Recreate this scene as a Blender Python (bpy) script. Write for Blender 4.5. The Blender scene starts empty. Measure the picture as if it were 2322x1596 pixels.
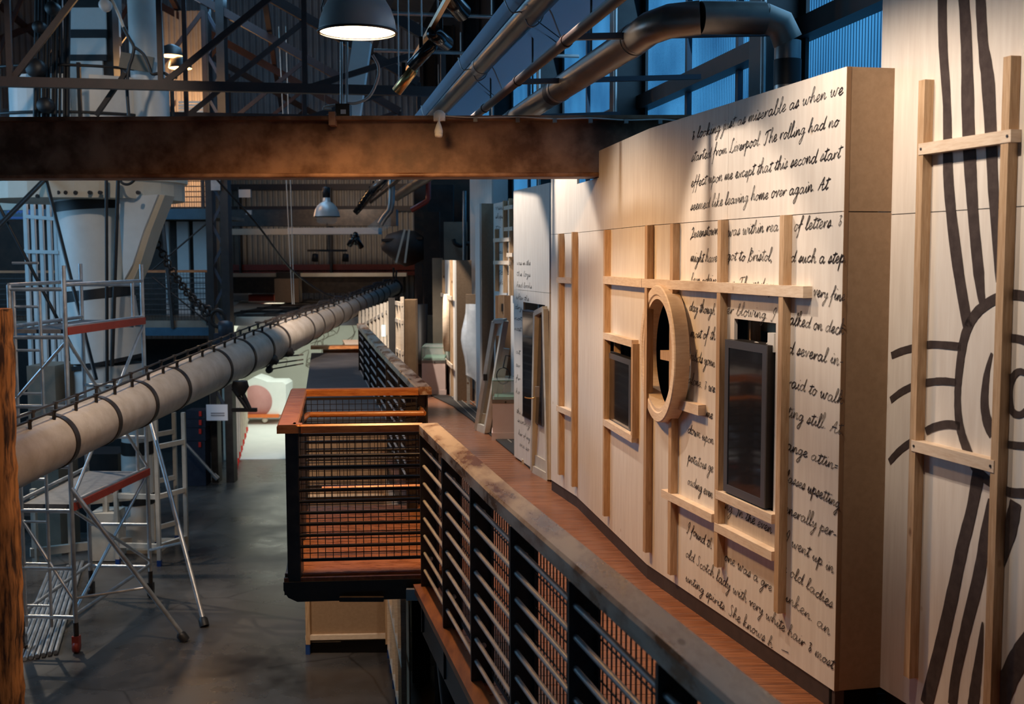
import bpy, math, random
from mathutils import Vector, Matrix
random.seed(7)
S = bpy.context.scene
C = S.collection
V = Vector
# ------------------------------------------------------------------ camera
F, HZ, ROLL, CZ = 2600.0, 583.0, -0.003, 2.2          # focal length in pixels, horizon row, roll, eye height above the gallery deck
PITCH = math.atan((798 - HZ) / F)
cam = bpy.data.objects.new('camera', bpy.data.cameras.new('camera'))
C.objects.link(cam)
cam.data.sensor_fit = 'HORIZONTAL'
cam.data.sensor_width = 36.0
cam.data.lens = 36.0 * F / 2322.0
cam.data.clip_start = 0.05
cam.data.clip_end = 200
cam.data.dof.use_dof = True
cam.data.dof.focus_distance = 7.5
cam.data.dof.aperture_fstop = 3.5
cam.matrix_world = Matrix.Translation((0, 0, CZ)) @ Matrix.Rotation(math.pi / 2 - PITCH, 4, 'X') @ Matrix.Rotation(ROLL, 4, 'Z')
S.camera = cam
S.view_settings.view_transform = 'Standard'
S.view_settings.look = 'None'
S.view_settings.exposure = 0.0
S.view_settings.gamma = 1.0
S.view_settings.use_curve_mapping = False
# ------------------------------------------------------------------ world: a dull blue evening sky outside the shed
w = bpy.data.worlds.new('dusk sky'); S.world = w
w.use_nodes = True
w.node_tree.nodes['Background'].inputs[0].default_value = (0.10, 0.42, 0.80, 1)
w.node_tree.nodes['Background'].inputs[1].default_value = 1.9
S.cycles.max_bounces = 6
S.cycles.diffuse_bounces = 3
S.cycles.glossy_bounces = 3
S.cycles.transmission_bounces = 5
S.cycles.transparent_max_bounces = 10
S.cycles.caustics_reflective = False
S.cycles.caustics_refractive = False
S.cycles.sample_clamp_indirect = 4.0
S.cycles.use_denoising = True

def ray(u, v):                                        # direction of the sight line through a pixel of the 2322 x 1596 frame
    a, b = u - 1161.0, 798.0 - v
    c, s = math.cos(ROLL), math.sin(ROLL)
    a, b = a * c - b * s, a * s + b * c
    cp, sp = math.cos(PITCH), math.sin(PITCH)
    return V((a, F * cp + b * sp, -F * sp + b * cp))
EYE = V((0, 0, CZ))
def aty(u, v, Y):
    r = ray(u, v); return EYE + r * (Y / r.y)
def atz(u, v, z):
    r = ray(u, v); return EYE + r * ((z - CZ) / r.z)
def onl(u, v, P, Q):                                  # on the upright plane through P and Q
    r = ray(u, v); n = V((Q.y - P.y, P.x - Q.x, 0)); return EYE + r * (n.dot(V((P.x, P.y, 0))) / n.dot(r))
AX, LAT = V((-.178, .984, 0)), V((.984, .178, 0))      # along and across the hall
def hall(L, d, z): return LAT * L + AX * d + V((0, 0, z))

# ------------------------------------------------------------------ large lights
def lamp(kind, name, loc, energy, col, aim=None, **k):
    l = bpy.data.lights.new(name, kind); l.energy = energy; l.color = col
    for a, b in k.items(): setattr(l, a, b)
    o = bpy.data.objects.new(name, l); C.objects.link(o); o.location = loc
    if aim is not None: o.rotation_euler = (V(aim) - V(loc)).to_track_quat('-Z', 'Y').to_euler()
    return o
WARM, COOL, BLUE, AMBER = (1, .81, .64), (1, .93, .84), (.28, .62, 1), (1, .55, .22)
lamp('AREA', 'assumed daylight from the left', (-13.5, 15, 4.5), 560, BLUE, (-5, 17, 0), shape='RECTANGLE', size=9, size_y=4)  # added blue area light; the left wall is solid, without windows
lamp('AREA', 'assumed daylight from the roof', (-4.6, 21, 8.2), 250, (.26, .60, 1), (-3.4, 19, -2), shape='RECTANGLE', size=1.6, size_y=9)  # added blue area light under the closed roof; no roof lights built
lamp('AREA', 'added blue light on the gable', (-9, 29, 9.5), 22, (.5, .75, 1), (-4, 37, 7), shape='RECTANGLE', size=5, size_y=2)  # added to tint the upper gable blue; no such windows built
lamp('AREA', 'daylight beside the gallery', hall(3.75, 11, 4.7), 95, BLUE, hall(1.6, 11, 4.2), shape='RECTANGLE', size=12, size_y=1.6)  # area light added inside the window wall to turn the raft blue
# ------------------------------------------------------------------ mesh helpers
class MB:
    def __init__(s): s.v, s.f, s.s = [], [], []
    def add(s, vs, fs, smooth=False):
        n = len(s.v); s.v += [V(p) for p in vs]
        for q in fs: s.f.append([i + n for i in q]); s.s.append(smooth)
        return s
    def ob(s, c, a, b, d):                            # box from its centre and three half vectors
        c, a, b, d = V(c), V(a), V(b), V(d)
        vs = [c + a * i + b * j + d * k for i in (-1, 1) for j in (-1, 1) for k in (-1, 1)]
        if a.cross(b).dot(d) < 0: vs = vs[4:] + vs[:4]
        return s.add(vs, [(0, 1, 3, 2), (4, 6, 7, 5), (0, 4, 5, 1), (2, 3, 7, 6), (0, 2, 6, 4), (1, 5, 7, 3)])
    def box(s, x0, x1, y0, y1, z0, z1):
        return s.ob(((x0 + x1) / 2, (y0 + y1) / 2, (z0 + z1) / 2), (abs(x1 - x0) / 2, 0, 0), (0, abs(y1 - y0) / 2, 0), (0, 0, abs(z1 - z0) / 2))
    def bar(s, p, q, w_, h, up=(0, 0, 1)):            # w_ across, h along `up`
        p, q, up = V(p), V(q), V(up); d = q - p
        a = d.cross(up)
        if a.length < 1e-6: a = d.cross(V((1, 0, 0)))
        a.normalize(); b = a.cross(d).normalized()
        return s.ob((p + q) / 2, d / 2, a * (w_ / 2), b * (h / 2))
    def path(s, pts, r, n=8, cap=True, closed=False):
        pts = [V(p) for p in pts]; k = len(pts)
        rr = r if isinstance(r, (list, tuple)) else [r] * k
        vs, fs = [], []; a = None
        for i, p in enumerate(pts):
            if closed: d = pts[(i + 1) % k] - pts[i - 1]
            else: d = pts[min(i + 1, k - 1)] - pts[max(i - 1, 0)]
            if d.length < 1e-9: d = V((0, 0, 1))
            d.normalize()
            if a is None:
                a = d.cross(V((0, 0, 1)))
                if a.length < .05: a = d.cross(V((1, 0, 0)))
            a = (a - d * a.dot(d)).normalized(); b = d.cross(a)
            vs += [p + (a * math.cos(2 * math.pi * j / n) + b * math.sin(2 * math.pi * j / n)) * rr[i] for j in range(n)]
        for i in range(k if closed else k - 1):
            for j in range(n):
                i2 = (i + 1) % k
                fs.append((i * n + j, i * n + (j + 1) % n, i2 * n + (j + 1) % n, i2 * n + j))
        s.add(vs, fs, True)
        if cap and not closed:
            s.add(vs[:n], [tuple(reversed(range(n)))]); s.add(vs[-n:], [tuple(range(n))])
        return s
    def tube(s, p, q, r, r2=None, n=12): return s.path([p, q], [r, r if r2 is None else r2], n)
    def lathe(s, base, axis, prof, n=28, caps=True, sharp=False):
        if sharp:
            for i in range(len(prof) - 1): s.lathe(base, axis, prof[i:i + 2], n, False)
            return s
        base, d = V(base), V(axis).normalized()
        a = d.cross(V((0, 0, 1)))
        if a.length < .05: a = V((1, 0, 0))
        a.normalize(); b = d.cross(a)
        vs = [base + d * t + (a * math.cos(2 * math.pi * j / n) + b * math.sin(2 * math.pi * j / n)) * r for r, t in prof for j in range(n)]
        fs = [(i * n + j, i * n + (j + 1) % n, (i + 1) * n + (j + 1) % n, (i + 1) * n + j) for i in range(len(prof) - 1) for j in range(n)]
        s.add(vs, fs, True)
        if caps:
            s.add(vs[:n], [tuple(reversed(range(n)))]); s.add(vs[-n:], [tuple(range(n))])
        return s
    def prism(s, poly, vec):
        poly = [V(p) for p in poly]; vec = V(vec); n = len(poly)
        nn = sum(((poly[i] - poly[0]).cross(poly[(i + 1) % n] - poly[0]) for i in range(1, n)), V((0, 0, 0)))
        if nn.dot(vec) > 0: poly = poly[::-1]
        vs = poly + [p + vec for p in poly]
        return s.add(vs, [tuple(range(n)), tuple(reversed(range(n, 2 * n)))] + [(i, i + n, (i + 1) % n + n, (i + 1) % n) for i in range(n)])
    def corr(s, p, q, h, pitch, dep, nrm):            # upright corrugated sheet from p to q
        p, q, nrm = V(p), V(q), V(nrm); L = (q - p).length; n = int(L / pitch * 4)
        vs = []
        for i in range(n + 1):
            o = nrm * (dep * [-1, 0.7, 1, -.7][i % 4] * .5); b = p + (q - p) * (i / n) + o
            vs += [b, b + V((0, 0, h))]
        return s.add(vs, [(2 * i, 2 * i + 2, 2 * i + 3, 2 * i + 1) for i in range(n)])
    def ribbon(s, pts, wd, nrm):                      # flat brush stroke lying in the plane of nrm
        pts = [V(p) for p in pts]; n = len(pts)
        ww = wd if isinstance(wd, (list, tuple)) else [wd] * n
        vs = []
        for i, p in enumerate(pts):
            d = pts[min(i + 1, n - 1)] - pts[max(i - 1, 0)]
            a = d.cross(nrm)
            a = a.normalized() if a.length > 1e-9 else V((0, 0, 1))
            vs += [p + a * ww[i] / 2, p - a * ww[i] / 2]
        return s.add(vs, [(2 * i, 2 * i + 1, 2 * i + 3, 2 * i + 2) for i in range(n - 1)])
    def build(s, name, m, parent=None, kind=None):
        if parent is None:
            lo = [min(p[i] for p in s.v) for i in range(3)]; hi = [max(p[i] for p in s.v) for i in range(3)]
            o0 = V(((lo[0] + hi[0]) / 2, (lo[1] + hi[1]) / 2, lo[2]))
        else: o0 = ORG[parent.name]
        me = bpy.data.meshes.new(name)
        me.from_pydata([tuple(p - o0) for p in s.v], [], s.f)
        me.polygons.foreach_set('use_smooth', s.s)
        me.materials.append(M[m] if isinstance(m, str) else m)
        me.update()
        o = bpy.data.objects.new(name, me); C.objects.link(o)
        if parent is None: o.location = o0
        else: o.parent = parent
        ORG[o.name] = o0
        if kind: o['kind'] = kind
        return o
ORG = {}
def thing(name, label, cat, loc, group=None):
    o = bpy.data.objects.new(name, None); C.objects.link(o); o.location = loc
    o.empty_display_size = .1
    ORG[o.name] = V(loc)
    return tag(o, label, cat, group)
def tag(o, label, cat, group=None):
    o['label'] = label; o['category'] = cat
    if group: o['group'] = group
    return o
def struct(mb, name, m): return mb.build(name, m, None, 'structure')
def one(mb, name, m, label, cat, group=None): return tag(mb.build(name, m), label, cat, group)
def smooth(pts, k=5, closed=False):                   # Catmull-Rom
    pts = [V(p) for p in pts]; n = len(pts)
    if n < 3: return pts
    out = []
    g = (lambda i: pts[i % n]) if closed else (lambda i: pts[max(0, min(n - 1, i))])
    for i in range(n if closed else n - 1):
        a, b, c, d = g(i - 1), g(i), g(i + 1), g(i + 2)
        for j in range(k):
            t = j / k
            out.append(.5 * ((2 * b) + (c - a) * t + (2 * a - 5 * b + 4 * c - d) * t * t + (3 * b - a - 3 * c + d) * t ** 3))
    if not closed: out.append(pts[-1])
    return out

# ------------------------------------------------------------------ materials
M = {}
def mat(name, c1, c2=None, rough=.5, metal=0, scale=4, stretch=(1, 1, 1), detail=6, lo=.35, hi=.65, bump=0, bscale=None, r2=None, coat=0, spec=.5, emit=None, es=0, alpha=None, trans=0, spots=None, coord='Object'):
    m = bpy.data.materials.new(name); m.use_nodes = True; M[name] = m
    nt = m.node_tree; N = nt.nodes; L = nt.links; b = N['Principled BSDF']
    b.inputs['Base Color'].default_value = (*c1, 1); b.inputs['Roughness'].default_value = rough; b.inputs['Metallic'].default_value = metal
    b.inputs['Specular IOR Level'].default_value = spec
    if coat: b.inputs['Coat Weight'].default_value = coat; b.inputs['Coat Roughness'].default_value = .2
    if trans: b.inputs['Transmission Weight'].default_value = trans
    if emit: b.inputs['Emission Color'].default_value = (*emit, 1); b.inputs['Emission Strength'].default_value = es
    if alpha is not None: b.inputs['Alpha'].default_value = alpha
    if c2 is not None or bump or r2 is not None:
        tc = N.new('ShaderNodeTexCoord'); mp = N.new('ShaderNodeMapping'); mp.inputs['Scale'].default_value = stretch
        L.new(tc.outputs[coord], mp.inputs[0])
        nz = N.new('ShaderNodeTexNoise'); nz.inputs['Scale'].default_value = scale; nz.inputs['Detail'].default_value = detail
        nz.inputs['Roughness'].default_value = .62
        L.new(mp.outputs[0], nz.inputs['Vector'])
        rp = N.new('ShaderNodeValToRGB'); rp.color_ramp.elements[0].position = lo; rp.color_ramp.elements[1].position = hi
        rp.color_ramp.elements[0].color = (*c1, 1); rp.color_ramp.elements[1].color = (*(c2 or c1), 1)
        L.new(nz.outputs['Fac'], rp.inputs[0])
        out = rp.outputs[0]
        if spots:                                      # knots or stains: (colour, scale, size)
            vo = N.new('ShaderNodeTexVoronoi'); vo.inputs['Scale'].default_value = spots[1]
            mp2 = N.new('ShaderNodeMapping'); mp2.inputs['Scale'].default_value = spots[3] if len(spots) > 3 else (1, 1, 1)
            L.new(tc.outputs[coord], mp2.inputs[0]); L.new(mp2.outputs[0], vo.inputs['Vector'])
            r3 = N.new('ShaderNodeValToRGB'); r3.color_ramp.elements[0].position = spots[2] * .5; r3.color_ramp.elements[1].position = spots[2]
            r3.color_ramp.elements[0].color = (1, 1, 1, 1); r3.color_ramp.elements[1].color = (0, 0, 0, 1)
            L.new(vo.outputs['Distance'], r3.inputs[0])
            mx = N.new('ShaderNodeMix'); mx.data_type = 'RGBA'; mx.inputs[7].default_value = (*spots[0], 1)
            L.new(r3.outputs[0], mx.inputs[0]); L.new(out, mx.inputs[6]); out = mx.outputs[2]
        L.new(out, b.inputs['Base Color'])
        if r2 is not None:
            mr = N.new('ShaderNodeMapRange'); mr.inputs['From Min'].default_value = lo; mr.inputs['From Max'].default_value = hi
            mr.inputs['To Min'].default_value = rough; mr.inputs['To Max'].default_value = r2
            L.new(nz.outputs['Fac'], mr.inputs[0]); L.new(mr.outputs[0], b.inputs['Roughness'])
        if bump:
            n2 = nz
            if bscale:
                n2 = N.new('ShaderNodeTexNoise'); n2.inputs['Scale'].default_value = bscale; n2.inputs['Detail'].default_value = 4
                L.new(mp.outputs[0], n2.inputs['Vector'])
            bp = N.new('ShaderNodeBump'); bp.inputs['Strength'].default_value = bump; bp.inputs['Distance'].default_value = .01
            L.new(n2.outputs['Fac'], bp.inputs['Height']); L.new(bp.outputs[0], b.inputs['Normal'])
    return m
mat('ply', (.72, .65, .58), (.81, .75, .68), rough=.6, scale=3, stretch=(9, 9, .8), spots=((.60, .50, .40), 2.2, .04))
mat('plymdf', (.30, .195, .115), (.35, .23, .14), rough=.65, scale=30)
mat('plyedge', (.20, .11, .055), (.26, .15, .08), rough=.7, scale=10, stretch=(1, 1, .2))
mat('whiteply', (.72, .66, .60), (.80, .75, .69), rough=.6, scale=3, stretch=(9, 9, .8))
KN = ((.20, .09, .03), 3.2, .085, (1.6, 1.6, .9))
mat('pine', (.44, .27, .14), (.61, .42, .26), rough=.6, scale=4, stretch=(18, 18, 1.4), spots=KN, bump=.1)
mat('pineh', (.68, .52, .38), (.80, .66, .52), rough=.6, scale=4, stretch=(3, 3, 22), spots=((.30, .15, .07), 2.6, .06), bump=.1)
mat('oldwhite', (.50, .45, .38), (.62, .57, .49), rough=.6, scale=5)
mat('darkply', (.13, .075, .035), (.17, .10, .05), rough=.6, scale=5)
mat('stain', (.34, .10, .022), (.60, .24, .06), rough=.3, scale=3, stretch=(2, 12, 12), coat=.5, r2=.42)
mat('stainy', (.30, .09, .022), (.52, .20, .055), rough=.22, scale=3, stretch=(2, 12, 12), coat=.5, r2=.4)
mat('deckwood', (.15, .048, .016), (.29, .105, .04), rough=.34, scale=3, stretch=(1.2, 14, 1), r2=.5, coat=.25, bump=.08)
mat('worn', (.22, .10, .045), (.60, .50, .40), rough=.22, scale=2.6, stretch=(3, 1, 3), lo=.40, hi=.60, r2=.44, coat=.25, bump=.12, detail=9, spots=((.08, .03, .012), 3.4, .13, (2.6, 1, 1)))  # worn varnish; the pale tone also paints the panel's reflected sheen
mat('toe', (.13, .045, .016), (.24, .095, .035), rough=.4, scale=4, stretch=(6, 1, 6))
mat('rust', (.10, .036, .012), (.36, .20, .12), rough=.5, scale=3.0, detail=12, lo=.38, hi=.66, bump=.25, bscale=9, r2=.7)
mat('darksteel', (.022, .018, .017), (.05, .038, .032), rough=.42, scale=8, metal=.2)
mat('redsteel', (.020, .009, .008), (.036, .015, .012), rough=.55, scale=6)
mat('blacksteel', (.012, .011, .011), (.024, .021, .02), rough=.45, scale=8)
mat('rod', (.36, .33, .32), (.48, .45, .43), rough=.4, scale=9, metal=.1)
mat('mesh', (.030, .024, .022), rough=.5, metal=.3)
mat('galv', (.30, .29, .28), (.44, .42, .40), rough=.32, scale=3, metal=.85, r2=.45)
mat('ductsteel', (.16, .14, .125), (.27, .24, .21), rough=.30, scale=2.5, metal=.8, r2=.45)
mat('alu', (.55, .56, .58), (.70, .71, .72), rough=.3, scale=7, metal=.85, r2=.45)
mat('brass', (.75, .45, .18), rough=.28, metal=1)
mat('white', (.72, .71, .69), (.78, .77, .74), rough=.5, scale=3)
mat('cream', (.60, .52, .40), (.68, .60, .48), rough=.55, scale=2.5)
mat('yardpaint', (.43, .36, .29), (.56, .49, .42), rough=.42, scale=5, bump=.15, bscale=14, spots=((.66, .60, .53), 9, .06))
mat('mastwhite', (.66, .64, .60), (.74, .72, .68), rough=.4, scale=2.5)
mat('black', (.010, .009, .009), (.018, .016, .016), rough=.5, scale=6)
mat('blackgloss', (.008, .008, .009), rough=.18)
mat('ink', (.022, .016, .016), rough=.7, spec=.2)
mat('brush', (.050, .036, .034), (.075, .056, .052), rough=.75, scale=20, spec=.2)
mat('shadow_gap', (.006, .005, .005), rough=.9, spec=.1)  # shade of openings and recesses put into a near-black colour
mat('plinth', (.040, .026, .022), (.058, .038, .032), rough=.6, scale=10)
mat('pink', (.62, .46, .42), (.67, .51, .47), rough=.6, scale=3)
mat('greenfelt', (.10, .22, .16), (.13, .27, .19), rough=.9, scale=20)
mat('mat', (.018, .014, .012), (.03, .024, .02), rough=.8, scale=20)
mat('matline', (.26, .22, .18), rough=.6)
mat('sheetgrey', (.42, .42, .44), (.50, .50, .52), rough=.55, scale=2)
mat('sheetbrown', (.36, .30, .25), (.44, .38, .32), rough=.55, scale=2)
mat('roofsheet', (.18, .175, .175), (.25, .245, .24), rough=.7, scale=2)
mat('greyroof', (.045, .042, .045), (.075, .068, .068), rough=.6, scale=3)
mat('raft', (.46, .50, .56), (.54, .58, .64), rough=.5, scale=1.5)
mat('bluepaint', (.02, .075, .13), (.03, .10, .165), rough=.45, scale=4)
mat('bluesign', (.01, .09, .42), rough=.4)
mat('redpaint', (.30, .035, .02), (.38, .05, .03), rough=.45, scale=6)
mat('orange', (.70, .16, .03), (.78, .21, .05), rough=.45, scale=6)
mat('crate', (.012, .015, .028), (.02, .025, .042), rough=.45, scale=8)
mat('redlatch', (.65, .03, .02), rough=.4)
mat('bluefoot', (.01, .05, .22), rough=.45)
mat('paper', (.66, .68, .74), rough=.6)
mat('greytext', (.22, .22, .25), rough=.7)
mat('pinkdisc', (.50, .24, .23), (.55, .28, .27), rough=.6, scale=3)
mat('foam', (.74, .80, .80), (.80, .85, .85), rough=.6, scale=2)
mat('canvas', (.70, .70, .63), (.77, .77, .70), rough=.7, scale=1.2)
mat('oldtimber', (.04, .014, .005), (.50, .21, .06), rough=.7, scale=3.2, stretch=(10, 10, 1.1), lo=.40, hi=.56, detail=10, bump=1.0, bscale=3, spots=((.02, .008, .004), 3.5, .16, (2.4, 2.4, .7)))
mat('hull', (.030, .016, .010), (.06, .032, .02), rough=.6, scale=5)
mat('boardgrey', (.20, .165, .125), (.27, .225, .17), rough=.6, scale=3)
mat('plastic', (.72, .74, .76), (.85, .86, .88), rough=.18, scale=5, alpha=.62, bump=.8, bscale=7)
mat('glasspane', (.9, 1, .97), rough=.02, alpha=.16, spec=.8)
mat('screen', (.012, .013, .016), rough=.05, spec=.75, coat=.6)
mat('bezel', (.085, .09, .11), rough=.28)
mat('lampshade', (.60, .56, .52), (.66, .62, .58), rough=.4, scale=3, metal=.25)
mat('lampinside', (.9, .85, .75), rough=.5, emit=(1, .80, .50), es=9)
mat('lampwarm', (.9, .6, .3), rough=.5, emit=(1, .62, .22), es=4)
mat('lens', (.5, .6, .7), rough=.1, emit=(.8, .95, 1), es=.15)
mat('led', (.5, .9, 1), rough=.3, emit=(.5, .9, 1), es=1.0)
mat('cable', (.55, .53, .50), rough=.5)
mat('rope', (.62, .56, .48), (.7, .64, .55), rough=.8, scale=40)
mat('tread', (.10, .10, .11), (.15, .15, .16), rough=.6, scale=12)
mat('bluegirt', (.03, .04, .06), rough=.5)

def floor_mat():
    m = mat('concrete', (.028, .023, .02), (.12, .106, .095), rough=.14, scale=.75, detail=11, lo=.3, hi=.72, r2=.5, bump=.10, bscale=3)
    nt = m.node_tree; N, L = nt.nodes, nt.links; b = N['Principled BSDF']
    old = b.inputs['Base Color'].links[0].from_socket
    tc = N.new('ShaderNodeTexCoord')
    nz = N.new('ShaderNodeTexNoise'); nz.inputs['Scale'].default_value = 1.3; nz.inputs['Detail'].default_value = 8
    L.new(tc.outputs['Object'], nz.inputs['Vector'])
    ad = N.new('ShaderNodeMix'); ad.data_type = 'VECTOR'; ad.inputs[0].default_value = .12
    L.new(tc.outputs['Object'], ad.inputs[4]); L.new(nz.outputs['Color'], ad.inputs[5])
    vo = N.new('ShaderNodeTexVoronoi'); vo.feature = 'DISTANCE_TO_EDGE'; vo.inputs['Scale'].default_value = .42
    L.new(ad.outputs[1], vo.inputs['Vector'])
    rp = N.new('ShaderNodeValToRGB'); rp.color_ramp.elements[0].position = .001; rp.color_ramp.elements[1].position = .006
    rp.color_ramp.elements[0].color = (.5, .47, .45, 1); rp.color_ramp.elements[1].color = (1, 1, 1, 1)
    L.new(vo.outputs['Distance'], rp.inputs[0])
    mx = N.new('ShaderNodeMix'); mx.data_type = 'RGBA'; mx.blend_type = 'MULTIPLY'; mx.inputs[0].default_value = 1
    L.new(old, mx.inputs[6]); L.new(rp.outputs[0], mx.inputs[7]); L.new(mx.outputs[2], b.inputs['Base Color'])
floor_mat()
def clad_mat():                                        # ribbed translucent cladding, daylight behind it
    m = bpy.data.materials.new('cladding'); m.use_nodes = True; M['cladding'] = m
    N, L = m.node_tree.nodes, m.node_tree.links
    N.remove(N['Principled BSDF']); out = N['Material Output']
    tc = N.new('ShaderNodeTexCoord')
    mp = N.new('ShaderNodeMapping'); mp.inputs['Rotation'].default_value = (0, 0, math.atan2(.178, .984)); L.new(tc.outputs['Object'], mp.inputs[0])
    wv = N.new('ShaderNodeTexWave'); wv.bands_direction = 'Y'; wv.inputs['Scale'].default_value = 7.5; wv.inputs['Distortion'].default_value = 0
    L.new(mp.outputs[0], wv.inputs[0])
    nz = N.new('ShaderNodeTexNoise'); nz.inputs['Scale'].default_value = .9; L.new(mp.outputs[0], nz.inputs['Vector'])
    rp = N.new('ShaderNodeValToRGB'); e = rp.color_ramp.elements
    e[0].position = .10; e[0].color = (.04, .07, .1, 1); e[1].position = .26; e[1].color = (.50, .62, .70, 1)
    L.new(wv.outputs['Fac'], rp.inputs[0])
    r2 = N.new('ShaderNodeValToRGB'); r2.color_ramp.elements[0].color = (.38, .42, .48, 1); r2.color_ramp.elements[1].color = (1, 1, 1, 1)
    r2.color_ramp.elements[0].position = .3; r2.color_ramp.elements[1].position = .68
    L.new(nz.outputs['Fac'], r2.inputs[0])
    mx = N.new('ShaderNodeMix'); mx.data_type = 'RGBA'; mx.blend_type = 'MULTIPLY'; mx.inputs[0].default_value = 1
    L.new(rp.outputs[0], mx.inputs[6]); L.new(r2.outputs[0], mx.inputs[7])
    t = N.new('ShaderNodeBsdfTranslucent'); L.new(mx.outputs[2], t.inputs[0])
    d = N.new('ShaderNodeBsdfDiffuse'); L.new(mx.outputs[2], d.inputs[0])
    ms = N.new('ShaderNodeMixShader'); ms.inputs[0].default_value = .25
    L.new(t.outputs[0], ms.inputs[1]); L.new(d.outputs[0], ms.inputs[2]); L.new(ms.outputs[0], out.inputs[0])
clad_mat()
def raft_mat():                                        # thin pale sheet that lets some window light through
    m = bpy.data.materials.new('raft'); m.use_nodes = True; M['raft'] = m
    N, L = m.node_tree.nodes, m.node_tree.links; N.remove(N['Principled BSDF'])
    t = N.new('ShaderNodeBsdfTranslucent'); t.inputs[0].default_value = (.6, .68, .76, 1)
    d = N.new('ShaderNodeBsdfDiffuse'); d.inputs[0].default_value = (.5, .54, .6, 1)
    ms = N.new('ShaderNodeMixShader'); ms.inputs[0].default_value = .5
    L.new(t.outputs[0], ms.inputs[1]); L.new(d.outputs[0], ms.inputs[2]); L.new(ms.outputs[0], N['Material Output'].inputs[0])
raft_mat()
# ------------------------------------------------------------------ setting: floor, deck, walls, roof
ZF = -2.4
struct(MB().box(-22, 8, -3, 48, ZF - .3, ZF), 'floor', 'concrete')
# the shed walls: long right wall, far gable, left wall, the wall behind the camera, and the roof
RD0, RD1 = -4, 40
COLD = [8.45, 12.6, 16.75, 20.9, 25.05, 29.2, 33.35]
m = MB(); m.bar(hall(3.9, RD0, .25), hall(3.9, RD1, .25), .12, 5.3); struct(m, 'wall_right', 'black')      # opaque lower wall
m = MB(); m.bar(hall(3.9, RD0, 8.0), hall(3.9, RD1, 8.0), .12, 3.2); struct(m, 'trim_1', 'black')
m = MB(); a, b = hall(3.95, RD0, 2.9), hall(3.95, RD1, 2.9)
m.add([a, b, b + V((0, 0, 3.7)), a + V((0, 0, 3.7))], [(3, 2, 1, 0)]); struct(m, 'window_1', 'cladding')
GY = 37.0
m = MB().corr((-24, GY, ZF), (3, GY, ZF), 7.2, .17, .10, (0, -1, 0)); struct(m, 'wall_back', 'sheetbrown')
m = MB().corr((-24, GY, 4.8), (3, GY, 4.8), 7.0, .2, .12, (0, -1, 0)); struct(m, 'trim_2', 'sheetgrey')
struct(MB().box(-24, 3, GY + .15, GY + .3, ZF, 12), 'wall_back_outer', 'black')
m = MB(); m.bar(hall(-14.5, RD0, 3.5), hall(-14.5, 42, 3.5), .2, 12); struct(m, 'wall_left', 'sheetgrey')
struct(MB().box(-22, 8, -4.2, -4, ZF, 13), 'wall_front', 'black')
m = MB(); r0, r1 = hall(-5, RD0, 13), hall(-5, 42, 13)
for L_ in (4.2, -15):
    e0, e1 = hall(L_, RD0, 9.4), hall(L_, 42, 9.4)
    m.add([e0, e1, r1, r0], [(0, 1, 2, 3)])
struct(m, 'ceiling', 'roofsheet')

# gallery deck of cross boards, one plane; it runs between the rail line and the panel fronts
RAIL = [V((.52 + .239 * 3.2, 2.78 - 3.2 * 1.0, 0)), V((.53, 2.78, 0)), V((-.62, 7.58, 0))]      # outer edge of the near handrail
FARR = [V((-.80, 9.68, 0)), V((-1.22, 12.3, 0)), V((-1.55, 14.6, 0))]
def boards(poly_left, poly_right, ys, z0=-.035, z1=0.0):
    m = MB()
    for y in ys:
        y1 = y + .126
        def xs(line, yy):
            for p, q in zip(line, line[1:]):
                if min(p.y, q.y) - 1e-6 <= yy <= max(p.y, q.y) + 1e-6: return p.x + (q.x - p.x) * (yy - p.y) / (q.y - p.y)
            return line[-1].x if abs(yy - line[-1].y) < abs(yy - line[0].y) else line[0].x
        a, b, c, d = xs(poly_left, y), xs(poly_right, y), xs(poly_right, y1), xs(poly_left, y1)
        k = .003
        m.add([(a, y, z0), (b, y, z0), (c, y1, z0), (d, y1, z0), (a, y, z1 - k), (b, y, z1 - k), (c, y1, z1 - k), (d, y1, z1 - k),
               (a, y + k, z1), (b, y + k, z1), (c, y1 - k, z1), (d, y1 - k, z1)],
              [(0, 3, 2, 1), (0, 1, 5, 4), (2, 3, 7, 6), (4, 5, 9, 8), (6, 7, 11, 10), (8, 9, 10, 11)])
    return m
DL = [RAIL[0], RAIL[1], RAIL[2], V((-.66, 7.62, 0)), V((-.82, 9.7, 0)), V((-1.2, 12.3, 0)), V((-4.6, 31, 0))]
DR = [V((3.6, -.5, 0)), V((2.9, 5.4, 0)), V((2.3, 10.7, 0)), V((-1.6, 31, 0))]
ys = [-.4 + .131 * i for i in range(238)]
m = boards(DL, DR, ys)
struct(m, 'floor_gallery', 'deckwood')
# ribbed dark mats beside the boards
mt = thing('rubber_mat', 'long dark ribbed floor mat along the foot of the far panels', 'mat', (0.2, 12, .0))
m = MB(); 
pp = [atz(1205, 1063, .004), atz(1201, 1062, .004), atz(1085, 965, .004), atz(1028, 922, .004), atz(975, 896, .004), atz(1015, 897, .004), atz(1120, 940, .004), atz(1245, 1010, .004)]
m.prism(pp, (0, 0, .012)); m.build('mat_base', 'mat', mt)
m = MB()
for a, b in [((1030, 905), (1090, 962)), ((1044, 905), (1160, 1003)), ((1060, 903), (1180, 1003)), ((1078, 903), (1225, 1030))]:
    m.bar(atz(*a, .018), atz(*b, .018), .012, .004)
m.build('mat_rib', 'matline', mt)

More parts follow.
